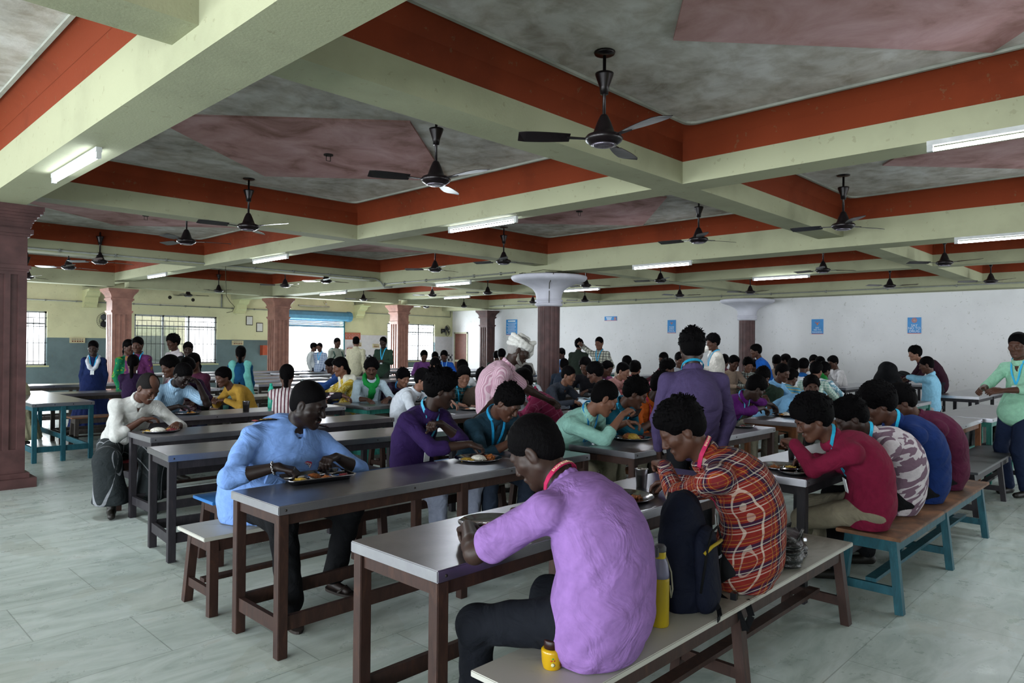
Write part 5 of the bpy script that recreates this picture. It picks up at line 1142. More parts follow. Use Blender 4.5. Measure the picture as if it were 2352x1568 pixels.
# steel pots and jars on and under the far table at the right
def pot(x, y, z, r_, h, label, lidc=None, grp='steel pots by the white wall'):
    o = empty('steel_pot', (x, y, z), 0, label, 'pot', grp); MB().lathe([(.001, 0), (r_, 0), (r_*1.03, h*.2), (r_, h), (r_*1.08, h+.006), (r_*.95, h), (r_*.95, .01), (.001, .01)], seg=24).build('vessel', M_SS, o)
    MB().lathe([(r_*1.04, h), (r_*.9, h+.015), (.02, h+.025), (.018, h+.045), (.001, h+.048)], seg=24).build('lid', M_SS if not lidc else plain('plastic lid', lidc, .4), o)
for k, (x, y, r_, h, c) in enumerate(((10.35, 3.1, .06, .17, None), (10.55, 3.15, .065, .19, '#3f9a3f'), (10.75, 3.05, .045, .12, '#b8862a'), (10.95, 3.15, .06, .15, None), (11.15, 3.1, .05, .13, '#c2a22e'), (11.35, 3.2, .05, .14, '#b8862a'), (11.6, 3.05, .05, .05, '#cfc02e'))):
    pot(x, y, Z, r_, h, ['steel pot at the near end of the pots table', 'steel pot with a green lid', 'small steel jar with an orange lid beside the green lidded pot', 'steel pot in the middle of the pots table', 'steel jar with a yellow lid', 'steel jar with an orange lid further along the pots table', 'low steel tin with a yellow lid at the far end'][k], c)
for k, (x, y, zz) in enumerate(((12.5, 2.3, 0), (12.9, 2.55, 0), (13.3, 2.35, 0), (13.1, 2.9, 0), (12.2, 2.6, 0), (13.6, 1.95, 0), (12.7, 2.05, 0))): pot(x, y, zz, .17, .42, 'big steel drum standing on the floor behind the pots table, %s of the cluster' % ['first', 'second', 'third', 'rear', 'nearest', 'rightmost', 'front'][k], None, 'steel drums on the floor')
# phone in the hand of the mint shirted student
E, W = P12['HD'][1]; d = nrm(W-E); m = MB(); m.box(-.075, .075, -.037, .037, 0, .009, 0, .004); m.box(-.07, .07, -.033, .033, .009, .0095, 1); o = m.build('mobile_phone', [plain('black phone', '#0c0d10', .2, var=0), plain('phone screen', '#15181e', .08, var=0)]); o.location = tuple(W+d*.10+np.array([0, 0, .035])); o.rotation_euler = (R(-25), R(-20), R(20)); tag(o, 'black mobile phone held by the student in the mint shirt', 'phone')
# watch
# yellow and grey bottle, jar, backpack, handbag on the near bench
r = empty('water_bottle', (2.405, 1.50, .45), 0, 'yellow and grey water bottle standing beside the backpack', 'bottle')
MB().lathe([(.001, 0), (.034, 0), (.0365, .006), (.0365, .175), (.0365, .19)], seg=28).build('body', plain('yellow plastic', '#a08a17', .45, var=.05), r)
MB().lathe([(.0366, .188), (.036, .205), (.030, .245), (.022, .262), (.021, .268)], seg=28).build('shoulder', plain('grey plastic', '#6b6a82', .4, var=.05), r)
MB().lathe([(.0215, .262), (.0225, .265), (.0225, .288), (.021, .290)], seg=24).build('neck_ring', plain('yellow plastic', '#b09a1c', .4, var=.05), r)
MB().lathe([(.023, .288), (.024, .292), (.024, .305), (.018, .314), (.001, .314)], seg=20).box(-.036, -.018, -.009, .009, .270, .312, 0, .004).build('cap', plain('grey cap', '#4b4b50', .5, var=0), r)
MB().tube([(.022, -.01, .27), (.05, -.02, .2), (.062, -.02, .13), (.05, -.02, .1), (.04, -.02, .15)], .0035, 6).build('strap', plain('strap grey', '#7d7a6a', .6, var=0), r)
r = empty('spread_jar', (1.83, 1.56, .45), 0, 'small yellow jar with a dark brown lid on the near bench', 'jar')
MB().lathe([(.001, 0), (.029, 0), (.031, .004), (.035, .02), (.0375, .055), (.0375, .062), (.031, .068)], seg=28).build('body', plain('yellow glass jar', '#b08a0c', .25, 0, .5, .08), r)
MB().lathe([(.0285, .066), (.0285, .094), (.026, .097), (.001, .097)], seg=28).build('lid', plain('dark brown lid', '#24100f', .4, var=0), r)
m = MB()
for mi, a0, a1, z0, z1 in ((0, -2.6, -1.9, .012, .05),):
    vs = []
    for i in range(9): a = a0+.95+(a1-a0)*i/8; vs += [(.0382*math.cos(a)*(.95 if True else 1), .0382*math.sin(a)*.95, z0+.002), (.0388*math.cos(a), .0388*math.sin(a), z1)]
    m.add(vs, [(2*i, 2*i+2, 2*i+3, 2*i+1) for i in range(8)], 0)
m.build('label', plain('brown jar label', '#5a2d18', .5, var=.3, scale=60), r)
m = MB(); 
for a, z, rr, mi in ((-2.35, .022, .007, 0), (-2.35, .043, .005, 1), (-2.22, .037, .004, 2), (-2.5, .036, .004, 2)): m.lathe([(rr, 0), (rr*.5, .0015), (.0003, .0015)], seg=10, mi=mi, M=Matrix.Translation((.0355*math.cos(a), .0355*math.sin(a), z)) @ Matrix.Rotation(a, 4, 'Z') @ Matrix.Rotation(PI/2, 4, 'Y'))
m.build('printed_motif', [plain('motif white', '#b9b58a', .5, var=0), plain('motif green', '#3f7a2a', .5, var=0), plain('motif red', '#a0481a', .5, var=0)], r)
# backpack
r = empty('backpack', (2.68, 1.54, .45), R(8), 'dark navy backpack with a yellow stripe standing on the near bench', 'bag'); nv = cloth_mat('#0b1020', None, (), .8); bk = cloth_mat('#08090c', None, (), .8)
T = SDF(); T.cap((0, .0, .11), (0, .02, .34), .135, .125, .05, (0, 1, 0), 1.45); T.cap((0, 0, .06), (0, 0, .1), .14, .14, .05, (0, 1, 0), 1.4); T.cap((0, .02, .30), (0, .03, .38), .13, .09, .05, (0, 1, 0), 1.5)
V, Q = T.mesh(.006, 'b', lambda X, Y, Z: .003*np.sin(40*Z+5*np.sin(20*X))+.002*np.sin(50*X+30*Z), lambda X, Y, Z: -Z+0*X+0*Y); link('main_compartment', np_mesh('m', V, Q), nv, r)
T = SDF(); T.cap((-.02, -.10, .08), (-.015, -.085, .27), .095, .08, .04, (0, 1, 0), 2.0); V, Q = T.mesh(.006, 'b', None, lambda X, Y, Z: .004-Z+0*X+0*Y); link('front_pocket', np_mesh('m', V, Q), nv, r)
T = SDF(); T.cap((.125, -.02, .05), (.125, -.02, .16), .055, .055, .02); V, Q = T.mesh(.006, 'b', None, lambda X, Y, Z: .004-Z+0*X+0*Y); link('side_pocket', np_mesh('m', V, Q), bk, r)
MB().tube([(-.105, -.115, .255), (-.08, -.138, .285), (-.03, -.146, .292), (.015, -.142, .292)], .007, 8, flat=1.).build('yellow_piping', plain('yellow piping', '#8f7a12', .6), r)
MB().tube([(-.115, -.105, .10), (-.10, -.125, .27), (-.05, -.125, .335), (.02, -.125, .345), (.07, -.12, .29), (.085, -.11, .1)], .005, 6).build('zip', bk, r)
me = text_mesh('ROV', .017); 
for v in me.vertices: v.co = (v.co.x-.025, -.1525-v.co.z, v.co.y+.235)
link('lettering', me, plain('silver print', '#8b8d95', .4, .3, var=0), r)
MB().tube([(.02, .1, .40), (.0, .08, .455), (-.05, .06, .44), (-.05, .05, .40)], .010, 8).build('carry_handle', bk, r)
def band(pts, w, t=.004):
    m = MB()
    for a, b in zip(pts[:-1], pts[1:]): m.quadbar(a, b, (w, t), (w, t), (1, .3, .2))
    return m
band([(.12, .07, .35), (.16, .04, .2), (.17, -.02, .05), (.17, -.09, .0), (.175, -.155, -.035), (.2, -.185, -.13), (.235, -.20, -.075), (.21, -.185, .0)], .028).build('strap', bk, r)
band([(-.02, -.12, .06), (-.03, -.15, .02), (-.06, -.165, .004), (-.1, -.17, .004)], .022).build('strap', bk, r)
MB().box(.165, .19, -.155, -.13, .0, .03).build('buckle', plain('black buckle', '#15161a', .3), r)
# black handbag
r = empty('handbag', (3.60, 1.49, .45), R(20), 'black shiny slouched handbag on the near bench, right of the plaid shirt', 'bag'); lt = NT('black leather', '#0b0b0d', .32, 0, .5); lt.bump(lt.noise(lt.obj(), 30, 4, .6, 1.), .7, .01); lm = lt.m
T = SDF(); T.cap((-.12, 0, .06), (.13, 0, .05), .075, .07, .04); T.cap((-.11, 0, .11), (.08, .0, .09), .06, .05, .04); T.cap((.12, 0, .06), (.20, .0, .09), .05, .035, .03); T.cap((.02, -.04, .03), (.1, -.05, .03), .04, .04, .03)
V, Q = T.mesh(.005, 'b', lambda X, Y, Z: .006*np.sin(28*X+8*np.sin(30*Z)+12*Y)+.004*np.sin(60*Z+22*X), lambda X, Y, Z: -Z+0*X+0*Y); link('pouch', np_mesh('m', V, Q), lm, r)
MB().tube([(-.12, -.05, .13), (-.08, -.065, .175), (.0, -.07, .165), (.08, -.065, .125), (.12, -.06, .09)], .007, 8).tube([(-.10, .03, .14), (-.04, .03, .185), (.06, .03, .16), (.14, .02, .12)], .007, 8).build('handle', lm, r)
MB().tube([(-.1, -.078, .10), (-.04, -.085, .07), (.02, -.09, .05), (.09, -.085, .02)], .003, 6).tube([(.1, -.06, .1), (.19, -.03, .13), (.235, 0, .10), (.22, .0, .06)], .003, 6).build('piping', plain('grey piping', '#55555a', .4), r)
m = MB(); m.box(-.07, -.045, -.09, -.075, .125, .14, 0, .002); m.build('clasp', plain('silver clasp', '#b5b5ba', .2, .9, var=0), r)
# far bags, bottles
def soft(name, x, y, z, parts, c, label, cat='bag', kids=()):
    T = SDF()
    for q in parts: T.cap(*q)
    V, Q = T.mesh(.016, 'b', lambda X, Y, Z: .006*np.sin(25*Z+20*X)+.005*np.sin(30*Y-12*Z), lambda X, Y, Z: -Z+0*X+0*Y); r = empty(name, (x, y, z), 0, label, cat); link('pouch', np_mesh('m', V, Q), cloth_mat(c), r)
    MB().tube([(-.1, 0, parts[0][4]*1.7), (0, 0, parts[0][4]*1.7+.12), (.1, 0, parts[0][4]*1.7)], .014, 6).build('handle', cloth_mat(c), r); return r
soft('backpack', 14.2, 4.05, 0, [((0, 0, .1), (0, 0, .9), .22, .24, .05), ((0, 0, .9), (0, .0, 1.15), .24, .16, .06)], '#0e0f12', 'tall black backpack held open by the students at the white wall')
soft('duffel_bag', 17.9, 4.85, .75, [((-.3, 0, .1), (.3, 0, .12), .13, .16, .05)], '#101114', 'black bag lying on the table by the white wall'); soft('duffel_bag', 18.4, 4.35, .75, [((-.2, 0, .08), (.25, 0, .1), .1, .13, .05)], '#1d2a44', 'blue black bag lying on the table nearer the pots')
soft('duffel_bag', 17.6, 2.25, .75, [((-.3, 0, .12), (.3, 0, .1), .16, .14, .05), ((-.1, 0, .2), (.2, 0, .2), .1, .08, .04)], '#0c0d10', 'black bag on the far table beside the man in mint green')
def wbottle(x, y, z, c, label, h=.24):
    r = empty('water_bottle', (x, y, z), 0, label, 'bottle', 'plastic water bottles'); MB().lathe([(.001, 0), (.036, 0), (.038, .01), (.036, h*.3), (.034, h*.35), (.037, h*.4), (.036, h*.7), (.02, h*.88), (.016, h*.9)], seg=20).build('body', plain('plastic '+c, c, .25, 0, .5), r); MB().lathe([(.017, h*.88), (.017, h), (.001, h)], seg=16).build('cap', plain('plastic cap '+c, c, .4), r)
wbottle(4.15, 8.05, Z, '#2bb39a', 'aqua green bottle behind the head of the guard', .30); wbottle(12.15, 6.75, Z, '#2257b8', 'blue bottle on the table of the checked shirt group'); wbottle(5.62, 9.9, Z, '#9aa3a6', 'clear grey bottle at the girl in the yellow kurta')
for k, (x, y) in enumerate(((4.45, 8.1), (4.62, 8.12), (4.8, 8.08))): tumbler(x, y, Z, '%s small steel tin by the aqua bottle' % ['first', 'second', 'third'][k], .06, .045)
# ---------------------------------------------------------------- the crowd in the middle distance and at the back
def pp(label, H, yaw, lean, sit, scarf=None, dup=None, dupm=None, vest=0, pack=None, chin=0, raise_=0, fwd=0, platehand=0, bend=0, seed=None, **k):
    y = math.radians(yaw); Fx, Fy = math.cos(y), math.sin(y); Sx, Sy = -Fy, Fx; k.setdefault('det', 0); k.setdefault('skin', rnd.choice(['m', 'd', 'm', 'l', 'f']) if k['det'] else 'm')
    k.setdefault('pants', rnd.choice(['#23252c', '#8d877a', '#1c2234', '#6f6a5e', '#2b2723'])); k.setdefault('hair', rnd.choice(['med', 'short', 'med', 'big']))
    if k.get('female'): k.setdefault('hyaw', 0)
    h = k.pop('h', None)
    if sit:
        h = h or min(1.8, max(1.6, 1.7+(H[2]-1.2)*1.2)); pz = .56+max(0, H[2]-1.27); lean = lean if H[2] < 1.25 else .06
        P = (H[0]-Fx*lean, H[1]-Fy*lean, pz)
        if pz > .7: sit = 0; k['feet'] = ((P[0]-Sx*-.1, P[1]-Sy*-.1, .085), (P[0]-Sx*.1, P[1]-Sy*.1, .085))
    else:
        h = h or max(1.5, min(1.8, H[2]+.12)); P = (H[0]-Fx*lean, H[1]-Fy*lean, .53*h)
        if bend: h = 1.7; P = (H[0]-Fx*.42, H[1]-Fy*.42, .92)
    s = h/1.7
    q = lambda f, l, z: (P[0]+Fx*f+Sx*l, P[1]+Fy*f+Sy*l, z)
    if chin: k['rh'] = q(.20, -.02, H[2]-.15); k['lh'] = q(.24, -.05, H[2]-.42)
    if raise_: k['rh'] = q(.22, -.36, H[2]-.02); k['lh'] = q(.12, .22, .95)
    if fwd: k['rh'] = q(.38, -.12, 1.12); k['lh'] = q(.36, .1, 1.12)
    if platehand: k['rh'] = q(.30, -.08, 1.12); k['lh'] = q(.30, .12, 1.12)
    if bend: k['rh'] = q(.62, -.1, .98); k['lh'] = q(.62, .1, .95)
    r, I = person(label, H, P, yaw, sit=bool(sit), h=h, seed=seed or int(abs(H[0])*97) % 999, hyaw=k.pop('hyaw', rnd.uniform(-15, 15)), pitch=k.pop('pitch', 12 if not sit else 20), group='students and staff in the hall', **k)
    sp, fr, N, O, S_, F_ = I['sp'], I['fr'], I['N'], I['O'], I['S'], I['F']
    if scarf or dup:
        T = SDF(); c = scarf or dup
        if scarf:
            pts = [N+(fr(.9)[2]*math.cos(a)+S_*math.sin(a))*.085*s+np.array([0, 0, .01-.03*math.cos(a)]) for a in np.linspace(0, 2*PI, 13)]
            for a, b in zip(pts[:-1], pts[1:]): T.cap(a, b, .034*s, .034*s, .02)
            a = N+fr(.9)[2]*.10*s; b = sp(.5)+fr(.5)[2]*.15*s; T.cap(a, (a+b)/2+fr(.6)[2]*.03, .04*s, .05*s, .03, fr(.6)[2], 1.8); T.cap((a+b)/2+fr(.6)[2]*.03, b, .05*s, .05*s, .03, fr(.6)[2], 2.2)
            nm = 'scarf'
        elif dupm == 'collar':
            for sd in (-1, 1):
                p0 = N-fr(.9)[2]*.05*s+S_*sd*.07; p1 = I['SH'][sd]*.6+N*.4+fr(.9)[2]*.07*s; p2 = sp(.62)+fr(.6)[2]*.125*s+S_*sd*.05; p3 = sp(.5)+fr(.5)[2]*.125*s
                for a, b in ((p0, p1), (p1, p2), (p2, p3)): T.cap(a, b, .035*s, .035*s, .02)
            nm = 'collar_shawl'
        else:
            nm = 'dupatta'
            for sd in (-1, 1):
                sh = I['SH'][sd]*.85+N*.15+np.array([0, 0, .05*s]); fb = -1
                b0 = sh-F_*.06*s; b1 = b0-F_*.09*s-np.array([0, 0, .18]); b2 = P+S_*sd*.17-F_*.16-np.array([0, 0, .05]); b3 = b2-np.array([0, 0, .28 if not sit else .02])+S_*sd*.04
                for a, b in ((sh+F_*.05*s, b0), (b0, b1), (b1, b2), (b2, b3)): T.cap(a, b, .055*s, .062*s, .03, nrm(F_+.001), 1.6)
                f1 = sp(.55)+F_*.13*s+S_*sd*.11; T.cap(sh+F_*.04*s, f1, .05*s, .05*s, .03, F_, 1.6)
        ph = O[0]*5
        V, Q = T.mesh(.012, 'd', lambda X, Y, Z: .004*np.sin(70*(X*S_[0]+Y*S_[1])+4*np.sin(9*Z+ph))); link(nm, np_mesh(nm, V-O, Q), cloth_mat(c, None, (), .7), r)
    if vest:
        T = SDF()
        for sd in (-1, 1):
            E, W = I['HD'][sd]; T.cap(I['SH'][sd], E, .062*s, .058*s, .02); T.cap(E, W*.9+E*.1, .056*s, .042*s, .02)
        V, Q = T.mesh(.012, 'v'); link('sleeve', np_mesh('sleeve', V-O, Q), cloth_mat('#1d1a20'), r)
    if pack:
        T = SDF(); a, b = sp(.8)-fr(.8)[2]*.2, sp(.2)-fr(.2)[2]*.2; T.cap(a, b, .13, .15, .05, fr(.5)[2], 1.5); V, Q = T.mesh(.02, 'k'); o = link('backpack', np_mesh('backpack', V-O, Q), cloth_mat(pack), r)
        mb = MB()
        for sd in (-1, 1): mb.tube([sp(.8)-fr(.8)[2]*.1+S_*sd*.1-O, I['SH'][sd]*.7+N*.3+np.array([0, 0, .06])-O, sp(.6)+fr(.6)[2]*.14+S_*sd*.12-O, sp(.35)+S_*sd*.16-O], .016, 6)
        mb.build('strap', cloth_mat(pack), o)
    return r, I
pp('student with wavy hair in a dark green shirt behind the bright magenta shirt', (9.292, 4.208, 1.136), -186, 0.2, 1, shirt='#27352b', hair='big', det=1)
pp('student in a light blue shirt seen from behind, right of the dark green shirt', (9.944, 4.215, 1.18), -97, 0.2, 1, shirt='#7fb0d8', sleeve='roll', det=1, hair='short')
pp('student in a blue and yellow striped hooded top, back turned', (10.731, 4.406, 1.09), -8, 0.15, 1, shirt=cloth_mat('#4a93b5','hstripe',('#a9a070',.05,.35)), hair='med')
pp('student in a light check shirt, back turned, left of the green scarf', (11.232, 4.224, 1.186), 1, 0.15, 1, shirt=cloth_mat('#8fb0a4','check',('#d6dcd6',.04,.3)), hair='med', det=1)
pp('student with a green scarf over a blue patterned shirt by the white wall', (11.834, 4.325, 1.178), -10, 0.15, 1, shirt=cloth_mat('#7aa3b5','print',('#dfe5ea',28,.45)), hair='med', scarf='#1d7a34')
pp('boy in a white shirt with his back turned, second from right in the wall group', (11.851, 4.838, 1.22), 12, 0.15, 1, shirt='#d9dde4')
pp('boy in a deep blue shirt in the wall group, back turned', (13.028, 5.126, 1.21), 6, 0.15, 1, shirt='#1f5fa8')
pp('boy in white sitting against the white wall, rightmost of that group', (15.554, 5.505, 1.236), -221, 0.2, 1, shirt='#c9c6c8')
pp('boy in a pale grey shirt, head lowest above the green scarf student', (14.533, 5.389, 1.233), -10, 0.1, 1, shirt='#b9b9bf')
pp('boy in a brownish shirt, half hidden above the check shirt', (15.706, 5.964, 1.243), -159, 0.1, 1, shirt='#7a6a60')
pp('boy with short hair left of the deep blue shirt, far back', (14.754, 6.19, 1.266), -247, 0.1, 1, shirt='#c3cad2')
pp('boy with dark hair far back right of the standing boy in blue', (14.228, 6.15, 1.254), 23, 0.1, 1, shirt='#a9927e')
pp('standing boy in a bright blue shirt bending to the left', (12.7, 5.891, 1.471), -235, 0.22, 0, shirt='#1f62c0', sleeve='roll')
pp('boy with glasses in a black and white checked shirt', (13.097, 6.223, 1.196), -140, 0.15, 1, shirt=cloth_mat('#d0d4cc','check',('#2c3a34',.05,.5)), det=1)
pp('boy in a green shirt beside the checked shirt', (14.051, 6.543, 1.147), -215, 0.2, 1, shirt='#2f6b3c')
pp('boy in a tan shirt with head bowed left of the checked shirt', (12.712, 6.329, 1.24), -114, 0.2, 1, shirt='#a08a78')
pp('boy with black hair hidden behind the standing boy in white', (13.344, 6.852, 1.256), 27, 0.1, 1, shirt='#5b2b3c')
pp('standing boy in a white shirt with hand on his chin', (11.03, 5.882, 1.619), -222, 0.05, 0, shirt='#cfcac2', lanyard='#3aa6d6', rh=(0,0,0), chin=1, det=1, hair='big')
pp('boy in a grey shirt just left of the standing man with his back turned', (12.058, 7.113, 1.288), -129, 0.1, 1, shirt='#8a8c92')
pp('boy in a pink shirt behind the orange shirted student', (9.379, 5.748, 1.207), -48, 0.2, 1, shirt='#d97f97', det=1)
pp('boy with short hair in a maroon top by the far wall', (13.171, 8.171, 1.274), -208, 0.1, 1, shirt='#6f3b48')
pp('boy with black hair in a rose check shirt, back turned', (9.532, 6.434, 1.17), 4, 0.2, 1, shirt=cloth_mat('#9c4a52','check',('#c98a8a',.05,.3)), det=1)
pp('boy in a dusty pink shirt looking down right, face visible', (8.849, 6.191, 1.163), -85, 0.2, 1, shirt='#b0807c', det=1, hair='short')
pp('boy far back with only his black hair showing above the dusty pink shirt', (12.336, 8.534, 1.191), 25, 0.1, 1, shirt='#cbbfae')
pp('boy with black hair in a plum shirt right of the curly student in white', (10.084, 7.387, 1.146), -104, 0.2, 1, shirt='#6a3a58')
pp('curly haired student in a white check shirt looking left', (7.644, 5.808, 1.176), -228, 0.2, 1, shirt=cloth_mat('#bccdd6','check',('#93abc0',.05,.2)), det=1, hair='big', beard='m', face=1)
pp('boy in a black shirt behind the curly haired student', (9.456, 7.388, 1.201), -162, 0.2, 1, shirt='#17161b', hair='big')
pp('boy in a dark shirt with fair face in profile, right of the magenta checked shirt', (7.426, 6.084, 1.136), -91, 0.2, 1, shirt='#2b2f38', det=1, hair='short', skin='l')
pp('boy whose black hair shows above the fair faced boy', (10.389, 8.62, 1.162), 30, 0.1, 1, shirt='#283140')
pp('boy in a blue shirt just right of the round column', (14.568, 12.197, 1.322), -180, 0.0, 1, shirt='#5a86bd')
pp('standing student in a dark green shirt, back turned, before the white wall', (12.912, 10.273, 1.558), 24, 0.0, 0, shirt='#2a332c', det=1, hair='big')
pp('standing student in a black and white checked shirt raising one hand', (12.395, 9.307, 1.599), -168, 0.0, 0, shirt=cloth_mat('#c9cabb','check',('#2d2f3a',.06,.42)), lanyard='#3aa6d6', det=1, raise_=1, sleeve='roll')
pp('smiling boy in a white shirt right of the turbaned man', (7.055, 6.511, 1.142), -127, 0.15, 1, shirt='#c6d2dc', det=1, face=2, skin='d')
pp('boy in a grey shirt far behind the smiling boy', (13.172, 12.268, 1.258), -137, 0.1, 1, shirt='#8d8a86')
pp('boy with black hair far back left of the turbaned man', (12.78, 12.676, 1.286), 25, 0.1, 1, shirt='#a8b6a6')
pp('boy with black hair seated at the back near the farthest column', (13.399, 13.471, 1.235), 35, 0.1, 1, shirt='#20352c')
pp('student in a brown jacket left of the turbaned man', (6.356, 6.651, 1.108), 26, 0.2, 1, shirt='#3a3028', det=1)
pp('student in a dark teal checked shirt looking down at the shared plate', (6.044, 6.669, 1.138), -112, 0.25, 1, shirt=cloth_mat('#143238','check',('#4f7f86',.06,.15)), det=1, lanyard='#2b9fd0')
pp('boy whose head rises behind the dark teal checked shirt', (8.041, 8.908, 1.143), 38, 0.1, 1, shirt='#cfd2d6')
pp('student in a dark teal shirt with only forehead visible behind the boy in purple', (7.376, 8.823, 1.192), -120, 0.1, 1, shirt='#143c48', det=1, hair='short')
pp('student in a white shirt reaching for the shared plate behind the boy in purple', (5.279, 6.534, 1.121), -59, 0.25, 1, shirt='#c3c9d2', det=1, sleeve='roll', lh=(5.55,6.05,.84))
pp('student in a dark violet checked shirt beside the green scarf boy', (6.187, 8.109, 1.055), -87, 0.25, 1, shirt=cloth_mat('#241c30','check',('#4a3a55',.06,.3)), det=1, lanyard='#3a8fd0', sleeve='roll')
pp('boy with a green scarf over a pale blue shirt and wavy hair', (5.655, 8.126, 1.201), -110, 0.1, 1, shirt='#a9bcc8', det=1, hair='big', scarf='#15803a', face=1, sleeve='roll', skin='m', beard='m')
pp('girl in a yellow printed kurta with white sleeves and a long braid', (5.574, 8.78, 1.207), -197, 0.08, 1, shirt=cloth_mat('#b8992a','print',('#d8c878',60,.4)), female=True, hair='braid', sleeve='long', det=1, skin='l', dup='#d9d5c6')
pp('girl in a white and maroon striped vest with a long braid, back turned', (4.236, 7.827, 1.15), 57, 0.05, 1, shirt=cloth_mat('#cfc7c9','stripe',('#54202f',.04,.35)), female=True, hair='braid', det=1, vest=1, lh=(5.05,6.9,.9), rh=(5.6,6.5,.9))
pp('person in a yellow shawl bending over a table', (4.007, 9.053, 1.089), -174, 0.35, 1, shirt=cloth_mat('#b08a3a'), female=True, hair='med', sleeve='long')
pp('standing girl with long hair and an aqua dupatta, back turned', (5.001, 10.688, 1.367), 60, 0.0, 0, shirt='#1b4f77', female=True, hair='braid', skirt=('#1a3f70',.16,.24), dup='#74c3bb', det=1)
pp('girl in a navy pleated dress with a white collar', (3.694, 13.4, 1.424), -115, 0.0, 0, shirt='#18264f', female=True, hair='braid', skirt=('#16234f',.17,.36), dup='#c9ccd6', dupm='collar', lanyard='#2b9fd0', det=1)
pp('woman in a green saree beside the pinkish column', (3.992, 12.582, 1.447), -68, 0.0, 0, shirt=cloth_mat('#1d7a52','blotch',('#7fa83a',9,.58)), female=True, hair='braid', skirt=(cloth_mat('#2a7a5a','blotch',('#9fb04a',7,.6)),.17,.27), det=1)
pp('woman in a purple saree right of the green saree', (3.987, 12.163, 1.486), -128, 0.0, 0, shirt=cloth_mat('#5d2b58','blotch',('#8a5f3a',9,.6)), female=True, hair='braid', skirt=('#4a2450',.17,.28), det=1, lanyard='#2b9fd0')
pp('girl with a long dark plait seated with her back turned before the sarees', (3.501, 10.849, 1.231), 62, 0.0, 1, shirt='#2b1a38', female=True, hair='braid', skirt=('#331a44',.17,.26), det=1, h=1.5)
pp('standing man in a white shirt looking left before the wide window', (4.607, 12.37, 1.533), -170, 0.0, 0, shirt='#cfc6ca', det=1, hair='big')
pp('girl with a black dupatta and pink top before the wide window', (4.753, 12.1, 1.419), -111, 0.0, 0, shirt='#9a6a80', female=True, hair='braid', dup='#141418', lanyard='#2b9fd0', skirt=('#3a2a44',.16,.24), det=1)
pp('girl with black hair and a patterned top bending left of the two bowed heads', (3.529, 9.57, 1.217), -170, 0.2, 1, shirt=cloth_mat('#4b2d3a','print',('#8a7a80',40,.4)), female=True, hair='big')
pp('girl with black hair in a maroon top seated before the wide window', (4.309, 10.77, 1.237), -152, 0.1, 1, shirt='#4a2036', female=True, hair='braid')
pp('girl with head bowed directly behind the man in the striped blue shirt', (3.795, 9.683, 1.187), -111, 0.2, 1, shirt='#2d1a34', female=True, hair='big')
pp('student in white talking in the bright doorway, left of the pair', (10.883, 18.542, 1.426), -50, 0.0, 0, shirt='#b8bcbc')
pp('student in a grey checked shirt in the bright doorway, right of the pair', (10.918, 18.289, 1.428), -151, 0.0, 0, shirt=cloth_mat('#7c8aa3','check',('#aab4c4',.07,.3)), lanyard='#2b9fd0')
pp('student with a green backpack and pale shirt in the doorway', (10.388, 16.503, 1.558), -92, 0.0, 0, shirt='#9fa69a', pack='#2a4a44', hair='short')
pp('man in a cream shirt with his back turned right of the doorway', (10.079, 15.154, 1.583), 41, 0.0, 0, shirt='#ddd8bb', hair='short', pants='#55524a', det=1)
pp('standing student in a dark green shirt holding a plate at the back', (10.162, 14.125, 1.577), -146, 0.0, 0, shirt='#2b3f33', lanyard='#3ab0e0', hair='short', det=1, pants='#2a2f2c', platehand=1)
pp('person in a blue vest and pink sleeves seated before the doorway', (6.938, 11.23, 1.133), -212, 0.1, 1, shirt='#2a4a86', female=True, hair='med')
pp('boy in a purple shirt seated by the right barred window', (11.45, 14.147, 1.244), -109, 0.2, 1, shirt='#6a3f78')
pp('boy in a dark grey shirt seated between the purple and the blue shirts', (12.048, 14.432, 1.202), -120, 0.2, 1, shirt='#3a3f4a')
pp('boy in a bright blue shirt seated nearest the brown door', (12.102, 14.125, 1.241), -131, 0.2, 1, shirt='#1f55b0', lanyard='#8fc3e6')
pp('person in a cream shawl mostly hidden by the dark near column', (2.402, 12.369, 1.328), -41, 0.0, 0, shirt='#a9a58a', female=True, hair='braid', skirt=('#b5b192',.18,.34))
pp('student in light blue sitting by the white wall before the bags', (13.418, 3.226, 1.27), -261, 0.15, 1, shirt='#86bcd8', sleeve='long', det=1, pants='#b5b3b8', hair='short', lh=(15.0,5.15,1.12), rh=(15.1,4.9,1.1))
pp('student in a dark maroon shirt bending over the black bags', (14.733, 3.738, 1.45), -241, 0.5, 0, shirt='#2d1220', det=1, bend=1)
pp('man in a mint green shirt and dark trousers standing at the right edge', (9.103, 1.331, 1.587), -207, 0.0, 0, shirt='#8fc0a5', sleeve='roll', det=1, pants='#18223a', lanyard='#3ab0e0', hair='short', h=1.74, rh=(0,0,0), fwd=1)
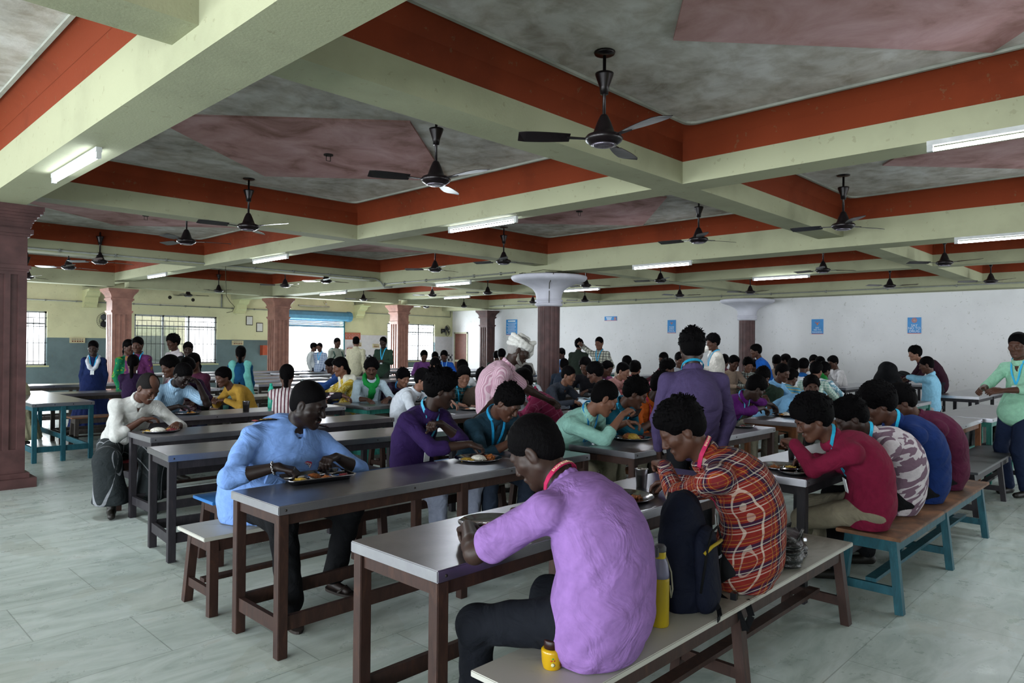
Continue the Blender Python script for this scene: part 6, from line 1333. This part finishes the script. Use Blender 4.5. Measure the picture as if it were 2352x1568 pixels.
# ---------------------------------------------------------------- daylight and camera
w = bpy.data.worlds.new('daylight'); SC.world = w; w.use_nodes = True; bg = w.node_tree.nodes['Background']
bg.inputs[0].default_value = (.93, .97, 1., 1); bg.inputs[1].default_value = 2.6
def area(name, loc, rot, sx, sy, power, col=(.86, .94, 1.)):
    l = bpy.data.lights.new(name, 'AREA'); l.shape = 'RECTANGLE'; l.size = sx; l.size_y = sy; l.energy = power; l.color = col
    o = bpy.data.objects.new(name, l); COL.objects.link(o); o.location = loc; o.rotation_euler = rot; return o
for i_, (x0, x1, z0, z1) in enumerate(WIN):
    if i_ == 1: area('window_daylight', ((x0+x1)/2, YW+1.5, 3.5), (-R(50), 0, 0), x1-x0, 1.5, 650)
    else: area('window_daylight', ((x0+x1)/2, YW+.5, (z0+z1)/2), (-PI/2, 0, 0), x1-x0, z1-z0, 420)
area('doorway_daylight', (13.4, YW+1.2, 1.3), (-PI/2, 0, 0), 2.2, 2.4, 1200)
for y0, y1, z0, z1 in LW: area('side_daylight', (X0-.3, (y0+y1)/2, (z0+z1)/2), (0, -PI/2, 0), z1-z0, y1-y0, 520 if y0 < 6 else 330)
for (x0, x1, z0, z1), p in zip(FWN, (0.5, 20, 130, 190)): area('front_daylight', ((x0+x1)/2, Y0-.3, (z0+z1)/2), (PI/2, 0, 0), x1-x0, z1-z0, p)
cam = bpy.data.cameras.new('camera'); co = bpy.data.objects.new('camera', cam); COL.objects.link(co); SC.camera = co
cam.sensor_width = 36; cam.lens = 1622.5/2352*36; cam.clip_start = .05; cam.clip_end = 200
yaw, pit, rol = .804072525, .005113, .00937940170
f = Vector((math.sin(yaw)*math.cos(pit), math.cos(yaw)*math.cos(pit), math.sin(pit))); r0 = Vector((math.cos(yaw), -math.sin(yaw), 0)); u0 = r0.cross(f)
r_ = r0*math.cos(rol)+u0*math.sin(rol); u_ = u0*math.cos(rol)-r0*math.sin(rol)
Mx = Matrix((r_, u_, -f)).transposed().to_4x4(); Mx.translation = (0, 0, 1.54); co.matrix_world = Mx
vs = SC.view_settings; vs.view_transform = 'Standard'; vs.look = 'None'; vs.exposure = .22; vs.gamma = 1; vs.use_curve_mapping = False
cy = SC.cycles; cy.max_bounces = 5; cy.diffuse_bounces = 3; cy.glossy_bounces = 3; cy.transmission_bounces = 4; cy.transparent_max_bounces = 6
cy.caustics_reflective = False; cy.caustics_refractive = False; cy.sample_clamp_indirect = 4; cy.use_adaptive_sampling = True; cy.adaptive_threshold = .03; cy.use_denoising = True
try: cy.denoiser = 'OPENIMAGEDENOISE'
except Exception: pass
